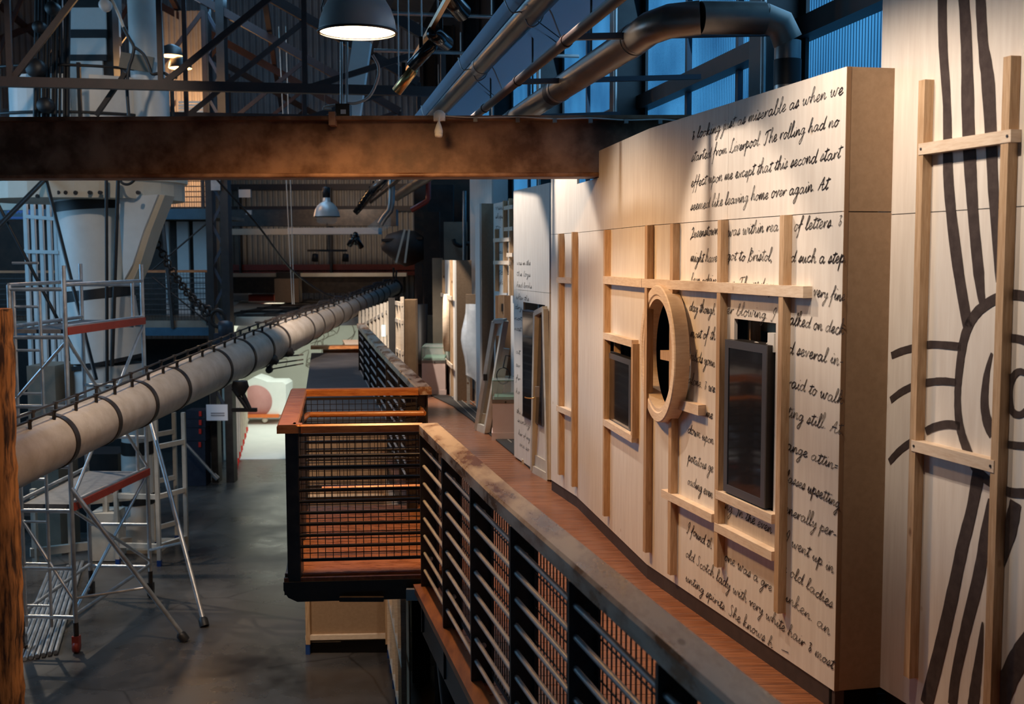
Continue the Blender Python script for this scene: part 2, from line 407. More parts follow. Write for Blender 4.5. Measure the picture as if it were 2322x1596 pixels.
# columns of the right wall
for i, d in enumerate(COLD):
    t = thing('steel_column', 'black steel column of the blue window wall, %s from the camera' % ['nearest, above the letter panel', 'second', 'third', 'fourth', 'fifth', 'sixth', 'seventh'][i], 'column', hall(3.6, d, ZF), 'columns of the window wall')
    m = MB(); m.bar(hall(3.62, d, ZF), hall(3.62, d, 8), .34, .03, AX); m.bar(hall(3.45, d, ZF), hall(3.45, d, 8), .03, .30, AX); m.bar(hall(3.78, d, ZF), hall(3.78, d, 8), .03, .30, AX)
    m.build('shaft', 'blacksteel', t)
    m = MB(); m.tube(hall(3.40, d - .22, ZF), hall(3.40, d - .22, 7), .022, n=8); m.build('conduit', 'galv', t)
for i, (z, lab) in enumerate([(3.92, 'brown steel rail across the blue window wall, lower of two'), (5.35, 'brown steel rail across the blue window wall, upper of two')]):
    m = MB(); m.bar(hall(3.78, 2, z), hall(3.78, 38, z), .16, .15); one(m, 'wall_rail', 'redsteel', lab, 'rail', 'rails of the window wall')
for i in range(len(COLD) - 1):
    for k in (1, 2):
        d = COLD[i] + (COLD[i + 1] - COLD[i]) * k / 3
        m = MB(); m.bar(hall(3.84, d, 2.9), hall(3.84, d, 6.4), .05, .06, AX)
        one(m, 'window_mullion', 'bluegirt', 'slim dark mullion of the blue window wall, bay %d from the camera, %s' % (i + 1, ['near one', 'far one'][k - 1]), 'mullion', 'mullions of the window wall')

# roof trusses
for i, d in enumerate([16.5, 20, 24, 28, 32]):
    t = thing('roof_truss', 'dark red steel roof truss, %s from the camera' % ['first', 'second', 'third', 'fourth', 'fifth'][i], 'truss', hall(-5, d, 4.5), 'roof trusses over the hall')
    LL, LR = -13.5, 2.0
    m = MB(); m.bar(hall(LL, d, 4.55), hall(LR, d, 4.55), .12, .13); m.build('bottom_chord', 'redsteel', t)
    m = MB(); m.bar(hall(LL, d, 5.2), hall(-5, d, 9.0), .12, .15); m.bar(hall(-5, d, 9.0), hall(LR, d, 5.2), .12, .15)
    m.build('rafter', 'redsteel', t)
    n = 8
    for j in range(n):
        a = LL + (LR - LL) * j / n; b = LL + (LR - LL) * (j + 1) / n
        zt = 5.2 + 3.8 * (1 - abs((b + 5)) / 8.5) if b > -5 else 5.2 + 3.8 * (1 - abs(b + 5) / 8.5)
        zt = max(5.0, 5.2 + 3.8 * (1 - abs(b + 5 + .75) / 7.75))
        m = MB(); m.bar(hall(b, d, 4.55), hall(b, d, min(zt, 9)), .07, .09, AX); m.build('upright', 'redsteel', t)
        m = MB(); m.bar(hall(a, d, 4.55), hall(b, d, min(zt, 9)), .07, .08); m.build('brace', 'redsteel', t)
for i, (L_, z) in enumerate([(-9.5, 7.0), (-7, 8.2), (-2.8, 8.0), (-.6, 6.8), (1.2, 5.7)]):
    m = MB(); m.bar(hall(L_, 6, z), hall(L_, 37, z), .1, .14)
    one(m, 'purlin', 'redsteel', 'long dark roof purlin running down the hall, %s from the left' % ['first', 'second', 'third', 'fourth', 'fifth'][i], 'purlin', 'roof purlins')
# horizontal steel on the far gable, lit and unlit
for i, (v0, v1, u0, u1, mm_, nm, lab) in enumerate([
        (418, 430, 520, 1060, 'redsteel', 'wall_girt', 'top dark girt on the far corrugated wall'),
        (468, 478, 520, 1060, 'redsteel', 'wall_girt', 'brown girt on the far wall above the long white beam'),
        (600, 612, 520, 950, 'redpaint', 'wall_girt', 'dark red girt on the far corrugated wall, upper of a pair'),
        (616, 624, 520, 950, 'redpaint', 'wall_girt', 'dark red girt on the far corrugated wall, lower of a pair')]):
    a, b = aty(u0, v0, GY - .25), aty(u1, v1, GY - .25)
    m = MB().box(a.x, b.x, GY - .35, GY - .15, b.z, a.z); one(m, nm, mm_, lab, 'girt')
a, b = aty(520, 476, 33), aty(900, 512, 33); m = MB().box(a.x, b.x, 32.8, 33.4, b.z, a.z); one(m, 'bridge_girder', 'darksteel', 'deep dark girder across the hall behind the unlit pendant lamp', 'girder')
a, b = aty(525, 519, 31), aty(690, 532, 31); m = MB().box(a.x, b.x, 30.9, 31.2, b.z, a.z); one(m, 'ceiling_panel', 'cream', 'cream strip ceiling beam beside the steel column', 'beam')
a, b = aty(655, 517, 30), aty(860, 531, 30); m = MB().box(a.x, b.x, 29.8, 30.6, b.z, a.z); one(m, 'box_beam', 'white', 'long white box beam hanging across the far hall', 'beam')
for i, (u, v0, v1) in enumerate([(545, 425, 633), (751, 425, 640)]):
    a, b = aty(u - 4, v0, 36.6), aty(u + 4, v1, 36.6); m = MB().box(a.x, b.x, 36.45, 36.8, b.z, a.z)
    one(m, 'hanger_post', 'darksteel', ['dark hanger post on the far wall beside the steel column', 'dark hanger post on the far wall below the long white beam'][i], 'post')
a, b = aty(525, 628, 34), aty(920, 662, 34); m = MB().box(a.x, b.x, 33.2, 34, b.z, a.z); one(m, 'bridge_deck', 'darksteel', 'dark footbridge deck crossing the far end of the hall', 'footbridge')
a, b = aty(525, 619, 33.6), aty(925, 626, 33.6); m = MB().box(a.x, b.x, 33.1, 33.3, b.z, a.z); one(m, 'bridge_rail', 'cream', 'thin pale rail on the far footbridge', 'rail')
# ------------------------------------------------------------------ the letter panel: three upright facets of plywood on a dark plinth
PC = [V((1.555, 5.401, 0)), V((.918, 7.714, 0)), V((.564, 9.952, 0)), V((.366, 10.713, 0))]
SC = [0]
for a, b in zip(PC, PC[1:]): SC.append(SC[-1] + (b - a).length)
def pseg(s):
    i = 0 if s < SC[1] else 1 if s < SC[2] else 2
    a, b = PC[i], PC[i + 1]; d = (b - a).normalized()
    return a + d * (s - SC[i]), d, V((-d.y, d.x, 0)) * (1 if V((-d.y, d.x, 0)).x < 0 else -1)
def pn(s, z, o=0):                                    # along the panel, height, distance out into the walkway
    p, d, n = pseg(s); return p + n * o + V((0, 0, z))
def pan(u, v, o=0):                                   # pixel -> (s, z) on the panel face (moved out by o)
    for i in range(3):
        a, b = PC[i], PC[i + 1]; d = (b - a).normalized(); n = V((-d.y, d.x, 0)); n = n if n.x < 0 else -n
        p = onl(u, v, a + n * o, b + n * o); s = (p - a - n * o).dot(d)
        if s <= SC[i + 1] - SC[i] or i == 2: return s + SC[i], p.z
ZT0, ZT1 = 3.075, 3.025
tp = thing('letter_panel', 'tall pale plywood wall panel covered with large black handwriting, nearest the camera', 'wall panel', (1.2, 7, 0))
# openings in (s, z): screen holes and the round window
so1 = (pan(1431, 800)[0], pan(1369, 880)[0], pan(1400, 972)[1], pan(1380, 765)[1])
so2 = (pan(1757, 900)[0], pan(1663, 900)[0], pan(1700, 1160)[1], pan(1663, 722)[1])
pc0, pz0 = pan(1487, 802, .07); PR_IN, PR_OUT = .355, .445
pL, pR = pan(1523, 800, .07)[0], pan(1467, 800, .07)[0]
def sheet(mb, cells, depth=.02):
    # cells: polygons in (s, z); gives a front, a back and the edges of the sheet
    from collections import Counter
    ed = {}
    for c in cells:
        for a, b in zip(c, c[1:] + c[:1]):
            k = (round(a[0], 4), round(a[1], 4)), (round(b[0], 4), round(b[1], 4))
            if (k[1], k[0]) in ed: del ed[(k[1], k[0])]
            else: ed[k] = (a, b)
    for c in cells:
        n = len(c)
        mb.add([pn(*p) for p in c], [tuple(range(n))]); mb.add([pn(p[0], p[1], -depth) for p in c], [tuple(reversed(range(n)))])
    for a, b in ed.values():
        mb.add([pn(*a), pn(*b), pn(b[0], b[1], -depth), pn(a[0], a[1], -depth)], [(3, 2, 1, 0)])
ZB, ZJ = .1, 2.407
e = 1e-4
ring = .52
scol = [e, so2[0], so2[1], pc0 - ring, pc0 + ring, SC[2] - e if so1[1] < SC[2] else SC[2] - e]
def topz(s): return ZT0 + (ZT1 - ZT0) * s / SC[2]
cells = []
def rect(a, b, z0, z1): cells.append([(a, z0), (a, z1), (b, z1), (b, z0)] if False else [(a, z0), (b, z0), (b, z1), (a, z1)])
# the round opening crosses the first bend; split every cell at the bends
cuts = sorted(set([e, so2[0], so2[1], SC[1] - e, SC[1] + e, so1[0], so1[1], SC[2] - e, SC[2] + e, SC[3]]))
def chop(a, b, z0, z1):
    xs = [a] + [c for c in cuts if a + 2e-4 < c < b - 2e-4] + [b]
    for p, q in zip(xs, xs[1:]):
        if q - p > 3e-4: rect(p, q, z0, z1)
chop(e, so2[0], ZB, ZJ); chop(so2[0], so2[1], ZB, so2[2]); chop(so2[0], so2[1], so2[3], ZJ)
chop(so2[1], pc0 - ring, ZB, ZJ)
zr0, zr1 = pz0 - ring, pz0 + ring
chop(pc0 - ring, pc0 + ring, ZB, zr0); chop(pc0 - ring, pc0 + ring, zr1, ZJ)
R_ = PR_IN + .03; NS = 40
for j in range(NS):                                    # square with a round hole
    a0, a1 = 2 * math.pi * j / NS + math.pi / 4, 2 * math.pi * (j + 1) / NS + math.pi / 4
    def sq(a):
        c, s_ = math.cos(a), math.sin(a); k = ring / max(abs(c), abs(s_)); return (pc0 + c * k, pz0 + s_ * k)
    def ci(a): return (pc0 + R_ * math.cos(a), pz0 + R_ * math.sin(a))
    cells.append([ci(a0), sq(a0), sq(a1), ci(a1)])
chop(pc0 + ring, so1[0], ZB, ZJ); chop(so1[0], so1[1], ZB, so1[2]); chop(so1[0], so1[1], so1[3], ZJ); chop(so1[1], SC[3], ZB, ZJ)
m = MB(); sheet(m, cells); m.build('lower_board', 'ply', tp)
cells = []
sbeam = pan(1358, 400)[0]
for a, b in [(e, 1.22), (1.223, SC[1] - e), (SC[1] + e, sbeam)]:
    cells.append([(a, ZJ + .004), (b, ZJ + .004), (b, topz(b)), (a, topz(a))])
cells.append([(sbeam, ZJ + .004), (SC[2], ZJ + .004), (SC[2], 2.825), (sbeam, 2.825)])
cells.append([(SC[2] + e, ZJ + .004), (SC[3], ZJ + .004), (SC[3], 3.02), (SC[2] + e, 3.02)])
m = MB(); sheet(m, cells); m.build('upper_board', 'ply', tp)
m = MB()
for a, b in ((0, SC[1]), (SC[1], SC[2]), (SC[2], SC[3])):
    p, q = pn(a + e, 0, -.005), pn(b - e, 0, -.005); n = pseg((a + b) / 2)[2]
    m.prism([p, q, q + V((0, 0, ZB)), p + V((0, 0, ZB))], -n * .05)
m.build('plinth', 'plinth', tp)
# near end of the panel: brown board edge and the return board, black recess below
SB = V((1.798, 5.452, 0)); sd = (SB - PC[0]).normalized(); sn = V((sd.y, -sd.x, 0))
m = MB(); a = PC[0] + sn * .004
m.prism([a + V((0, 0, ZB)), a + sd * .022 + V((0, 0, ZB)), a + sd * .022 + V((0, 0, ZT0)), a + V((0, 0, ZT0))], -sn * .02); m.build('board_edge', 'plyedge', tp)
m = MB(); a = PC[0] + sd * .023
for z0, z1 in ((ZB, ZJ - .002), (ZJ + .003, ZT0)):
    m.prism([a + V((0, 0, z0)), SB + V((0, 0, z0)), SB + V((0, 0, z1)), a + V((0, 0, z1))], -sn * .018)
m.build('return_board', 'plymdf', tp)
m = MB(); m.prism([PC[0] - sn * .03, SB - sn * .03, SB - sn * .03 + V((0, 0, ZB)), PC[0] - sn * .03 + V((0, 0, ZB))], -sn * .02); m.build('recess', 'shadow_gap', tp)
# near-black backing added to keep the panel inside dark, and studs seen through openings
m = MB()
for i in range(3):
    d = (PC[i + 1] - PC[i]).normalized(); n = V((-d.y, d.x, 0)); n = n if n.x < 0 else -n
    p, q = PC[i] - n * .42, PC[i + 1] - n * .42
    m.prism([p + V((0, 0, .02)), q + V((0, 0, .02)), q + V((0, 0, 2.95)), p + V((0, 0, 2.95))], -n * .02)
m.build('dark_backing', 'shadow_gap', tp)
def inner(s0, z0, s1, z1, o, w_=.05):
    m = MB(); m.bar(pn(s0, z0, -o), pn(s1, z1, -o), w_, w_); m.build('inner_stud', 'pine', tp)
inner(pc0 + .10, .2, pc0 + .10, 2.6, .16); inner(pc0 + .14, pz0 - .02, pc0 - .5, pz0 - .02, .05, .06)
inner(so2[1] - .05, .3, so2[1] - .05, 2.6, .10, .06); inner(so2[1], so2[3] - .03, so2[0] - .1, so2[3] - .03, .18, .08); inner(so2[1] - .15, so2[3] - .2, so2[1] - .15, 2.3, .2, .06)
inner(so1[1] - .03, .3, so1[1] - .03, 2.5, .1)
# battens 45 x 45 mm on the face
BD = .047
def vb(u, v0, v1, wid=.045):
    s0, z0 = pan(u, v0, BD / 2); z1 = pan(u - 8, v1, BD / 2)[1]
    m = MB(); p, d, n = pseg(s0); c = p + n * (BD / 2 + .0005)
    m.ob(c + V((0, 0, (z0 + z1) / 2)), d * (wid / 2), n * (BD / 2), (0, 0, (z0 - z1) / 2)); m.build('batten', 'pine', tp)
    return s0
def hb(u0, v0, u1, v1, ht=.05, o=BD * .97, off=0.0):                # v: middle of the front face
    s0, z0 = pan(u0, v0, BD); s1, z1 = pan(u1, v1, BD); z = (z0 + z1) / 2
    m = MB(); segs = [s0] + [c for c in SC[1:3] if s1 < c < s0] + [s1]
    for a, b in zip(segs, segs[1:]):
        p, d, n = pseg((a + b) / 2); q0, q1 = pn(a + (-1e-5), z), pn(b + 1e-5, z)
        q0 = pn(a - 1e-4 if a in SC else a, z); q1 = pn(b + 1e-4 if b in SC else b, z)
        m.prism([q0 + n * off + V((0, 0, -ht / 2)), q1 + n * off + V((0, 0, -ht / 2)), q1 + n * off + V((0, 0, ht / 2)), q0 + n * off + V((0, 0, ht / 2))], n * (o + .004))
    m.build('crosspiece', 'pineh', tp)
vb(1272, 530, 1071); vb(1303, 526, 1098); vb(1377, 521, 1164); vb(1473, 511, 1249); vb(1531, 507, 1301); vb(1640, 499, 1285); vb(1783, 488, 1392)
hb(1262, 634, 1295, 637, .05); hb(1262, 927, 1295, 937, .05); hb(1368, 631, 1822, 668, .058)
hb(1368, 761, 1433, 779, .05); hb(1368, 960, 1433, 992, .05)
hb(1518, 909, 1584, 932, .062); hb(1500, 1107, 1614, 1187, .05); hb(1623, 1117, 1750, 1181, .05); hb(1620, 1188, 1750, 1268, .05)
s1_, z1_ = pan(1441, 779, BD / 2), pan(1432, 988, BD / 2)
m = MB(); p, d, n = pseg(s1_[0]); m.ob(p + n * .024 + V((0, 0, (s1_[1] + z1_[1]) / 2)), d * .022, n * .0245, (0, 0, (s1_[1] - z1_[1]) / 2)); m.build('batten', 'pine', tp)
# porthole ring
pd = V((-math.sin(math.radians(7.5)), math.cos(math.radians(7.5)), 0)); pnn = V((-pd.y, pd.x, 0))
pcen = pn(pc0, pz0, .068)
m = MB(); m.lathe(pcen - pnn * .095, pnn, [(PR_IN, 0), (PR_OUT, 0), (PR_OUT, .088), (PR_OUT - .007, .095), (PR_IN + .03, .095), (PR_IN + .022, .088), (PR_IN, .088), (PR_IN, 0)], 64, False, True)
m.build('porthole_ring', 'pineh', tp)

# ------------------------------------------------------------------ handwriting: a single-line script drawn as flat ink ribbons
G = {
 'a': (1.15, [[(.75, .85), (.45, 1), (.12, .65), (.15, .1), (.42, .02), (.68, .4), (.78, .95), (.74, .2), (.9, 0), (1.15, .3)]]),
 'b': (1.0, [[(0, .2), (.35, 1.3), (.48, 2.2), (.28, 2.2), (.18, 1), (.22, .1), (.55, 0), (.8, .45), (.7, .85), (1.0, .75)]]),
 'c': (.8, [[(.68, .8), (.45, 1), (.12, .6), (.2, .08), (.5, 0), (.8, .3)]]),
 'd': (1.15, [[(.72, .85), (.42, 1), (.1, .6), (.15, .06), (.45, .05), (.7, .5), (.98, 2.1), (.82, .5), (.9, 0), (1.15, .3)]]),
 'e': (.8, [[(0, .25), (.45, .5), (.58, .88), (.36, 1), (.12, .6), (.2, .05), (.48, 0), (.8, .3)]]),
 'f': (.75, [[(0, .2), (.45, 1.4), (.58, 2.1), (.4, 2.25), (.28, 1.0), (.16, -1.0), (.02, -1.3)], [(.05, .8), (.7, .95)]]),
 'g': (.95, [[(.68, .85), (.4, 1), (.1, .6), (.2, .08), (.5, .2), (.72, 1), (.62, -.6), (.32, -1.4), (.12, -1.0), (.95, .3)]]),
 'h': (1.05, [[(0, .2), (.4, 1.5), (.45, 2.2), (.25, 2.1), (.12, 0), (.42, .85), (.65, .95), (.7, .25), (.82, 0), (1.05, .3)]]),
 'i': (.55, [[(0, .2), (.24, 1), (.2, .2), (.32, 0), (.55, .3)], [(.34, 1.5), (.4, 1.62)]]),
 'j': (.5, [[(0, .2), (.28, 1), (.15, -.8), (-.15, -1.3), (-.2, -.9), (.5, .3)], [(.34, 1.5), (.4, 1.62)]]),
 'k': (1.0, [[(0, .2), (.4, 1.5), (.42, 2.2), (.24, 2.1), (.12, 0), (.3, .6), (.66, 1), (.32, .55), (.72, 0), (1.0, .3)]]),
 'l': (.6, [[(0, .2), (.4, 1.5), (.42, 2.2), (.22, 2.1), (.12, .3), (.3, 0), (.6, .3)]]),
 'm': (1.35, [[(0, .2), (.15, 1), (.12, 0), (.42, .95), (.58, .8), (.54, 0), (.86, .95), (1.02, .8), (.98, .2), (1.1, 0), (1.35, .3)]]),
 'n': (1.0, [[(0, .2), (.15, 1), (.12, 0), (.46, .95), (.66, .8), (.62, .2), (.75, 0), (1.0, .3)]]),
 'o': (.9, [[(.42, 1), (.12, .65), (.14, .12), (.4, 0), (.66, .4), (.6, .88), (.42, 1), (.62, .82), (.9, .8)]]),
 'p': (.95, [[(0, .2), (.25, 1.2), (.1, -1.2), (.18, .4), (.48, 1), (.74, .75), (.6, .12), (.36, .1), (.95, .3)]]),
 'q': (.95, [[(.68, .85), (.4, 1), (.1, .6), (.2, .08), (.5, .2), (.72, 1), (.6, -1.2), (.95, .3)]]),
 'r': (.75, [[(0, .2), (.18, 1), (.16, 0), (.3, .6), (.58, .98), (.75, .8)]]),
 's': (.7, [[(0, .1), (.4, 1.1), (.5, .45), (.32, 0), (.05, .1), (.7, .3)]]),
 't': (.6, [[(0, .2), (.3, 1), (.36, 1.75), (.2, .2), (.34, 0), (.6, .3)], [(-.05, 1.3), (.75, 1.5)]]),
 'u': (1.0, [[(0, .3), (.15, 1), (.14, .2), (.38, 0), (.64, .9), (.64, .2), (.75, 0), (1.0, .3)]]),
 'v': (.85, [[(0, .6), (.18, 1), (.32, 0), (.65, 1), (.85, .85)]]),
 'w': (1.35, [[(0, .6), (.15, 1), (.18, .1), (.42, .05), (.62, .85), (.64, .1), (.92, .08), (1.1, 1), (1.35, .85)]]),
 'x': (.8, [[(.05, .9), (.7, 0)], [(.7, .95), (.05, 0), (.1, .1)]]),
 'y': (.95, [[(0, .6), (.15, 1), (.18, .2), (.42, .1), (.7, 1), (.55, -.7), (.28, -1.4), (.15, -1.0), (.95, .3)]]),
 'z': (.8, [[(.05, .95), (.6, .95), (.1, 0), (.8, .05)]]),
 'A': (1.3, [[(.0, .0), (.5, 1.3), (.8, 2.0), (.75, .1), (1.1, .1), (1.3, .3)], [(.2, .9), (1.0, .9)]]),
 'B': (1.2, [[(.1, -.3), (.35, 1.2), (.5, 2.3), (.3, 2.2), (.3, 0)], [(.4, 1.9), (.95, 1.8), (.5, 1.05), (1.05, .6), (.7, 0), (.3, .1)]]),
 'I': (.8, [[(.5, .9), (.15, 1.4), (.5, 2.2), (.65, 1.7), (.4, .2), (.15, -.4), (.05, -.1)]]),
 'L': (1.2, [[(.6, 1.9), (.8, 2.2), (.55, 2.1), (.35, .5), (.1, .05), (.4, .15), (.8, -.1), (1.2, .3)]]),
 'M': (1.5, [[(.1, 1.5), (.3, 1.8), (.35, 0), (.7, 1.6), (.8, 0), (1.2, 1.6), (1.2, .2), (1.5, .3)]]),
 'Q': (1.2, [[(.1, 1.6), (.5, 2.1), (.75, 1.5), (.4, .3), (.05, -.3), (.3, .1), (1.2, .3)]]),
 'S': (1.0, [[(.75, 1.7), (.55, 2.1), (.3, 1.6), (.65, .9), (.6, .1), (.2, 0), (.05, .3)]]),
 'T': (1.2, [[(.1, 1.5), (.3, 2.0), (1.25, 2.2)], [(.65, 2.1), (.5, .3), (.25, -.2), (.1, .1)]]),
 '&': (.9, [[(.15, 1.5), (.5, 1.6), (.35, .9), (.7, .5), (.45, -.1), (.3, .3), (.5, .8)]]),
 '.': (.45, [[(.2, 0), (.25, .1)]]), ',': (.4, [[(.2, .1), (.1, -.3)]]), '-': (.7, [[(.1, .55), (.6, .65)]]), '=': (.7, [[(.1, .35), (.6, .4)], [(.1, .7), (.6, .75)]]), ' ': (.62, []),
}
def write(mb, text, P0, P1, xh, nrm, wd, slant=.38, seed=0, fit=None):
    """Script between two baseline points; the letters widen or narrow to fill the length."""
    rnd = random.Random(text + str(seed))
    W_ = sum(G[c][0] for c in text if c in G)
    d = P1 - P0; L_ = d.length; d = d / L_; up = V((0, 0, 1)); k = L_ / max(W_, .1)
    x = 0
    for ch in text:
        adv, strokes = G.get(ch, (.6, []))
        jy = rnd.uniform(-.08, .08); js = rnd.uniform(.9, 1.12)
        for st in strokes:
            q = smooth([V(((x + px) * k + py * xh * slant, 0, (py * js + jy) * xh)) for px, py in st], 4)
            n = len(q); pr = rnd.uniform(.75, 1.3)
            ww = [wd * pr * (.75 + .45 * abs(math.sin(i * 1.1 + x))) for i in range(n)]
            mb.ribbon([P0 + d * p.x + up * p.z + nrm * .0025 for p in q], ww, nrm)
        x += adv
def line(text, u0, v0, u1, v1, xh=.031, wd=.0040):
    a, b = pan(u0, v0), pan(u1, v1)
    nrm = pseg(a[0])[2]; m = MB()
    write(m, text, pn(*a), pn(*b), xh, nrm, wd); m.build('handwriting', 'ink', tp)
line('& looking just as miserable as when we', 1568, 317, 1912, 212)
line('started from Liverpool. The rolling had no', 1568, 367, 1902, 285)
line('effect upon me except that this second start', 1567, 424, 1906, 357)
line('seemed like leaving home over again. At', 1566, 477, 1878, 428)
line('Queenstown', 1566, 540, 1628, 530); line('was within rea', 1650, 535, 1765, 523); line('of letters. &', 1800, 523, 1910, 511)
line('might have', 1566, 594, 1626, 593); line('got to Bristol,', 1648, 590, 1752, 592); line('d such a step', 1792, 594, 1915, 596)
line('been advise', 1566, 643, 1624, 645); line('on Thursday', 1650, 652, 1755, 657); line('was a very fine', 1792, 662, 1916, 683)
line('day though', 1563, 704, 1621, 713); line('er blowing. I', 1648, 711, 1758, 725); line('alked on deck', 1790, 734, 1914, 760)
line('most of th', 1566, 764, 1622, 771)
line('valids youn', 1563, 815, 1621, 832); line('d several in-', 1787, 800, 1912, 830)
line('alone. & we', 1561, 868, 1621, 890); line('raid to walk', 1786, 875, 1911, 918)
line('me', 1601, 944, 1616, 950); line('ting still. At', 1785, 944, 1908, 985)
line('down upon', 1560, 980, 1618, 1008); line('ange attin=', 1783, 1018, 1900, 1068)
line('potatoes ge', 1560, 1044, 1617, 1072); line('lasses upsetting', 1782, 1089, 1904, 1152)
line('oading even', 1559, 1097, 1616, 1130); line('ing. In the even', 1640, 1152, 1750, 1210); line('enerally per-', 1780, 1162, 1896, 1222)
line('I went up in', 1780, 1228, 1890, 1300)
line('I found th', 1558, 1203, 1614, 1246); line('one was a gre', 1643, 1269, 1750, 1342); line('e old ladies', 1776, 1293, 1888, 1380)
line('old Scotch lady with very white hair & most', 1555, 1261, 1890, 1518)
line('unken. an', 1776, 1357, 1882, 1440)
line('unting spirits. She knows h', 1555, 1315, 1752, 1470); line('-', 1768, 1478, 1790, 1490)

# screens standing in the openings
def screen(nm, lab, s0, s1, z0, z1, o, th, bez):
    t = thing(nm, lab, 'screen', pn((s0 + s1) / 2, z0, o))
    p, d, n = pseg((s0 + s1) / 2); c = p + n * o + V((0, 0, (z0 + z1) / 2)); hw, hh = (s1 - s0) / 2, (z1 - z0) / 2
    m = MB(); m.ob(c - n * (th / 2), d * hw, n * (th / 2), (0, 0, hh)); m.build('casing', 'black', t)
    m = MB(); w2 = bez
    for sx in (-1, 1): m.ob(c + d * sx * (hw - w2 / 2) + n * .003, d * (w2 / 2), n * .004, (0, 0, hh))
    for sz in (-1, 1): m.ob(c + V((0, 0, sz * (hh - w2 / 2))) + n * .003, d * (hw - w2), n * .004, (0, 0, w2 / 2))
    bz_ = m.build('bezel', 'bezel', t)
    m = MB(); m.ob(c + n * .001, d * (hw - w2), n * .0015, (0, 0, hh - w2)); m.build('display', 'screen', bz_)
    return t
a0, a1 = pan(1739, 900, .03)[0], pan(1645, 900, .03)[0]
screen('display_screen', 'large dark portrait screen in the letter panel, white wires on its top', a0, a1, pan(1642, 1112, .03)[1], pan(1647, 769, .03)[1], .03, .10, .045)
a0, a1 = pan(1430, 900, .01)[0], pan(1370, 900, .01)[0]
screen('display_screen', 'smaller dark portrait screen framed by battens left of the round opening', a0 + .01, a1 - .01, so1[2] + .005, pan(1370, 796, .01)[1], .005, .06, .04)
t = thing('cable_bundle', 'white wires and small grey box above the large portrait screen', 'wires', pn(so2[0] + .1, so2[3] - .2, -.02))
m = MB(); q = lambda s, z, o=-.02: pn(so2[0] + s, so2[3] + z, o)
m.path(smooth([q(.40, -.16), q(.25, -.12), q(.12, -.16), q(.06, -.13)]), .005); m.path(smooth([q(.36, -.17), q(.22, -.17), q(.10, -.10), q(.05, -.10)]), .005); m.build('wire', 'white', t)
m = MB(); m.ob(q(.055, -.105), pseg(.4)[1] * .035, pseg(.4)[2] * .02, (0, 0, .05)); m.build('junction_box', 'white', t)

# ------------------------------------------------------------------ sun wall on the right edge of the picture
S0, S1 = V((1.795, 5.449, 0)), V((2.022, 4.625, 0))
sdr = (S1 - S0).normalized(); snr = V((sdr.y, -sdr.x, 0)); snr = snr if snr.x < 0 else -snr
SE = S0 - sdr * .115
def sw(u, v, o=0): return onl(u, v, S0 + snr * o, S1 + snr * o)
tw = thing('sun_panel', 'tall pale plywood wall panel with big black brush drawing of a sun', 'wall panel', (2.1, 4.7, 0))
E1 = S0 + sdr * 2.2
for nm, z0, z1 in (('lower_board', ZB, 2.393), ('upper_board', 2.397, 4.6)):
    m = MB(); m.prism([SE + V((0, 0, z0)), E1 + V((0, 0, z0)), E1 + V((0, 0, z1)), SE + V((0, 0, z1))], -snr * .02); m.build(nm, 'ply', tw)
m = MB(); m.prism([S0 - snr * .03, E1 - snr * .03, E1 - snr * .03 + V((0, 0, ZB)), S0 - snr * .03 + V((0, 0, ZB))], -snr * .02); m.build('plinth', 'black', tw)
def svb(u0, v0, u1, v1):
    a, b = sw(u0, v0, BD / 2), sw(u1, v1, BD / 2); s = ((a - S0).dot(sdr) + (b - S0).dot(sdr)) / 2
    c = S0 + sdr * s + snr * (BD / 2 + .001)
    m = MB(); m.ob(c + V((0, 0, (a.z + b.z) / 2)), sdr * .0225, snr * (BD / 2), (0, 0, abs(a.z - b.z) / 2)); m.build('batten', 'pine', tw)
svb(2105, 181, 2062, 1532); svb(2297, 128, 2247, 1600)
def shb(u0, v0, u1, v1):
    a, b = sw(u0, v0, BD), sw(u1, v1, BD); z = (a.z + b.z) / 2
    m = MB(); p, q_ = S0 + sdr * (a - S0).dot(sdr), S0 + sdr * (b - S0).dot(sdr)
    m.prism([p + V((0, 0, z - .025)), q_ + V((0, 0, z - .025)), q_ + V((0, 0, z + .025)), p + V((0, 0, z + .025))], snr * (BD + .004)); cp_ = m.build('crosspiece', 'pineh', tw)
    for w_ in (p + sdr * .02, q_ - sdr * .02):
        m = MB(); m.lathe(w_ + V((0, 0, z)) + snr * (BD + .003), snr, [(.006, 0), (.006, .004)], 10); m.build('screw', 'darksteel', cp_)
shb(2084, 340, 2294, 306); shb(2068, 1006, 2255, 1062)
m = MB()
def stroke(pts, wd):
    ps = smooth([sw(*p) for p in pts], 6); n = len(ps)
    r = random.Random(len(m.v))
    if not isinstance(wd, (list, tuple)): wd = [wd, wd]
    ws = []
    for i in range(n):
        t = i / (n - 1) * (len(wd) - 1); k = min(int(t), len(wd) - 2)
        ws.append((wd[k] + (wd[k + 1] - wd[k]) * (t - k)) * r.uniform(.96, 1.05))
    m.ribbon([p + snr * .0025 for p in ps], ws, snr)
K = .00150                                               # metres per pixel on this wall
def st(pts, *w_): stroke(pts, [x * K for x in w_])
st([(2137, -40), (2139, 100), (2148, 240), (2152, 420), (2172, 600), (2196, 745)], 42, 40, 36, 44, 48, 40)
st([(2184, -40), (2192, 100), (2197, 300), (2207, 480), (2220, 620), (2228, 690)], 44, 48, 56, 46, 44, 22)
st([(2222, -40), (2230, 100), (2242, 200), (2253, 430), (2262, 640)], 40, 42, 55, 42, 10)
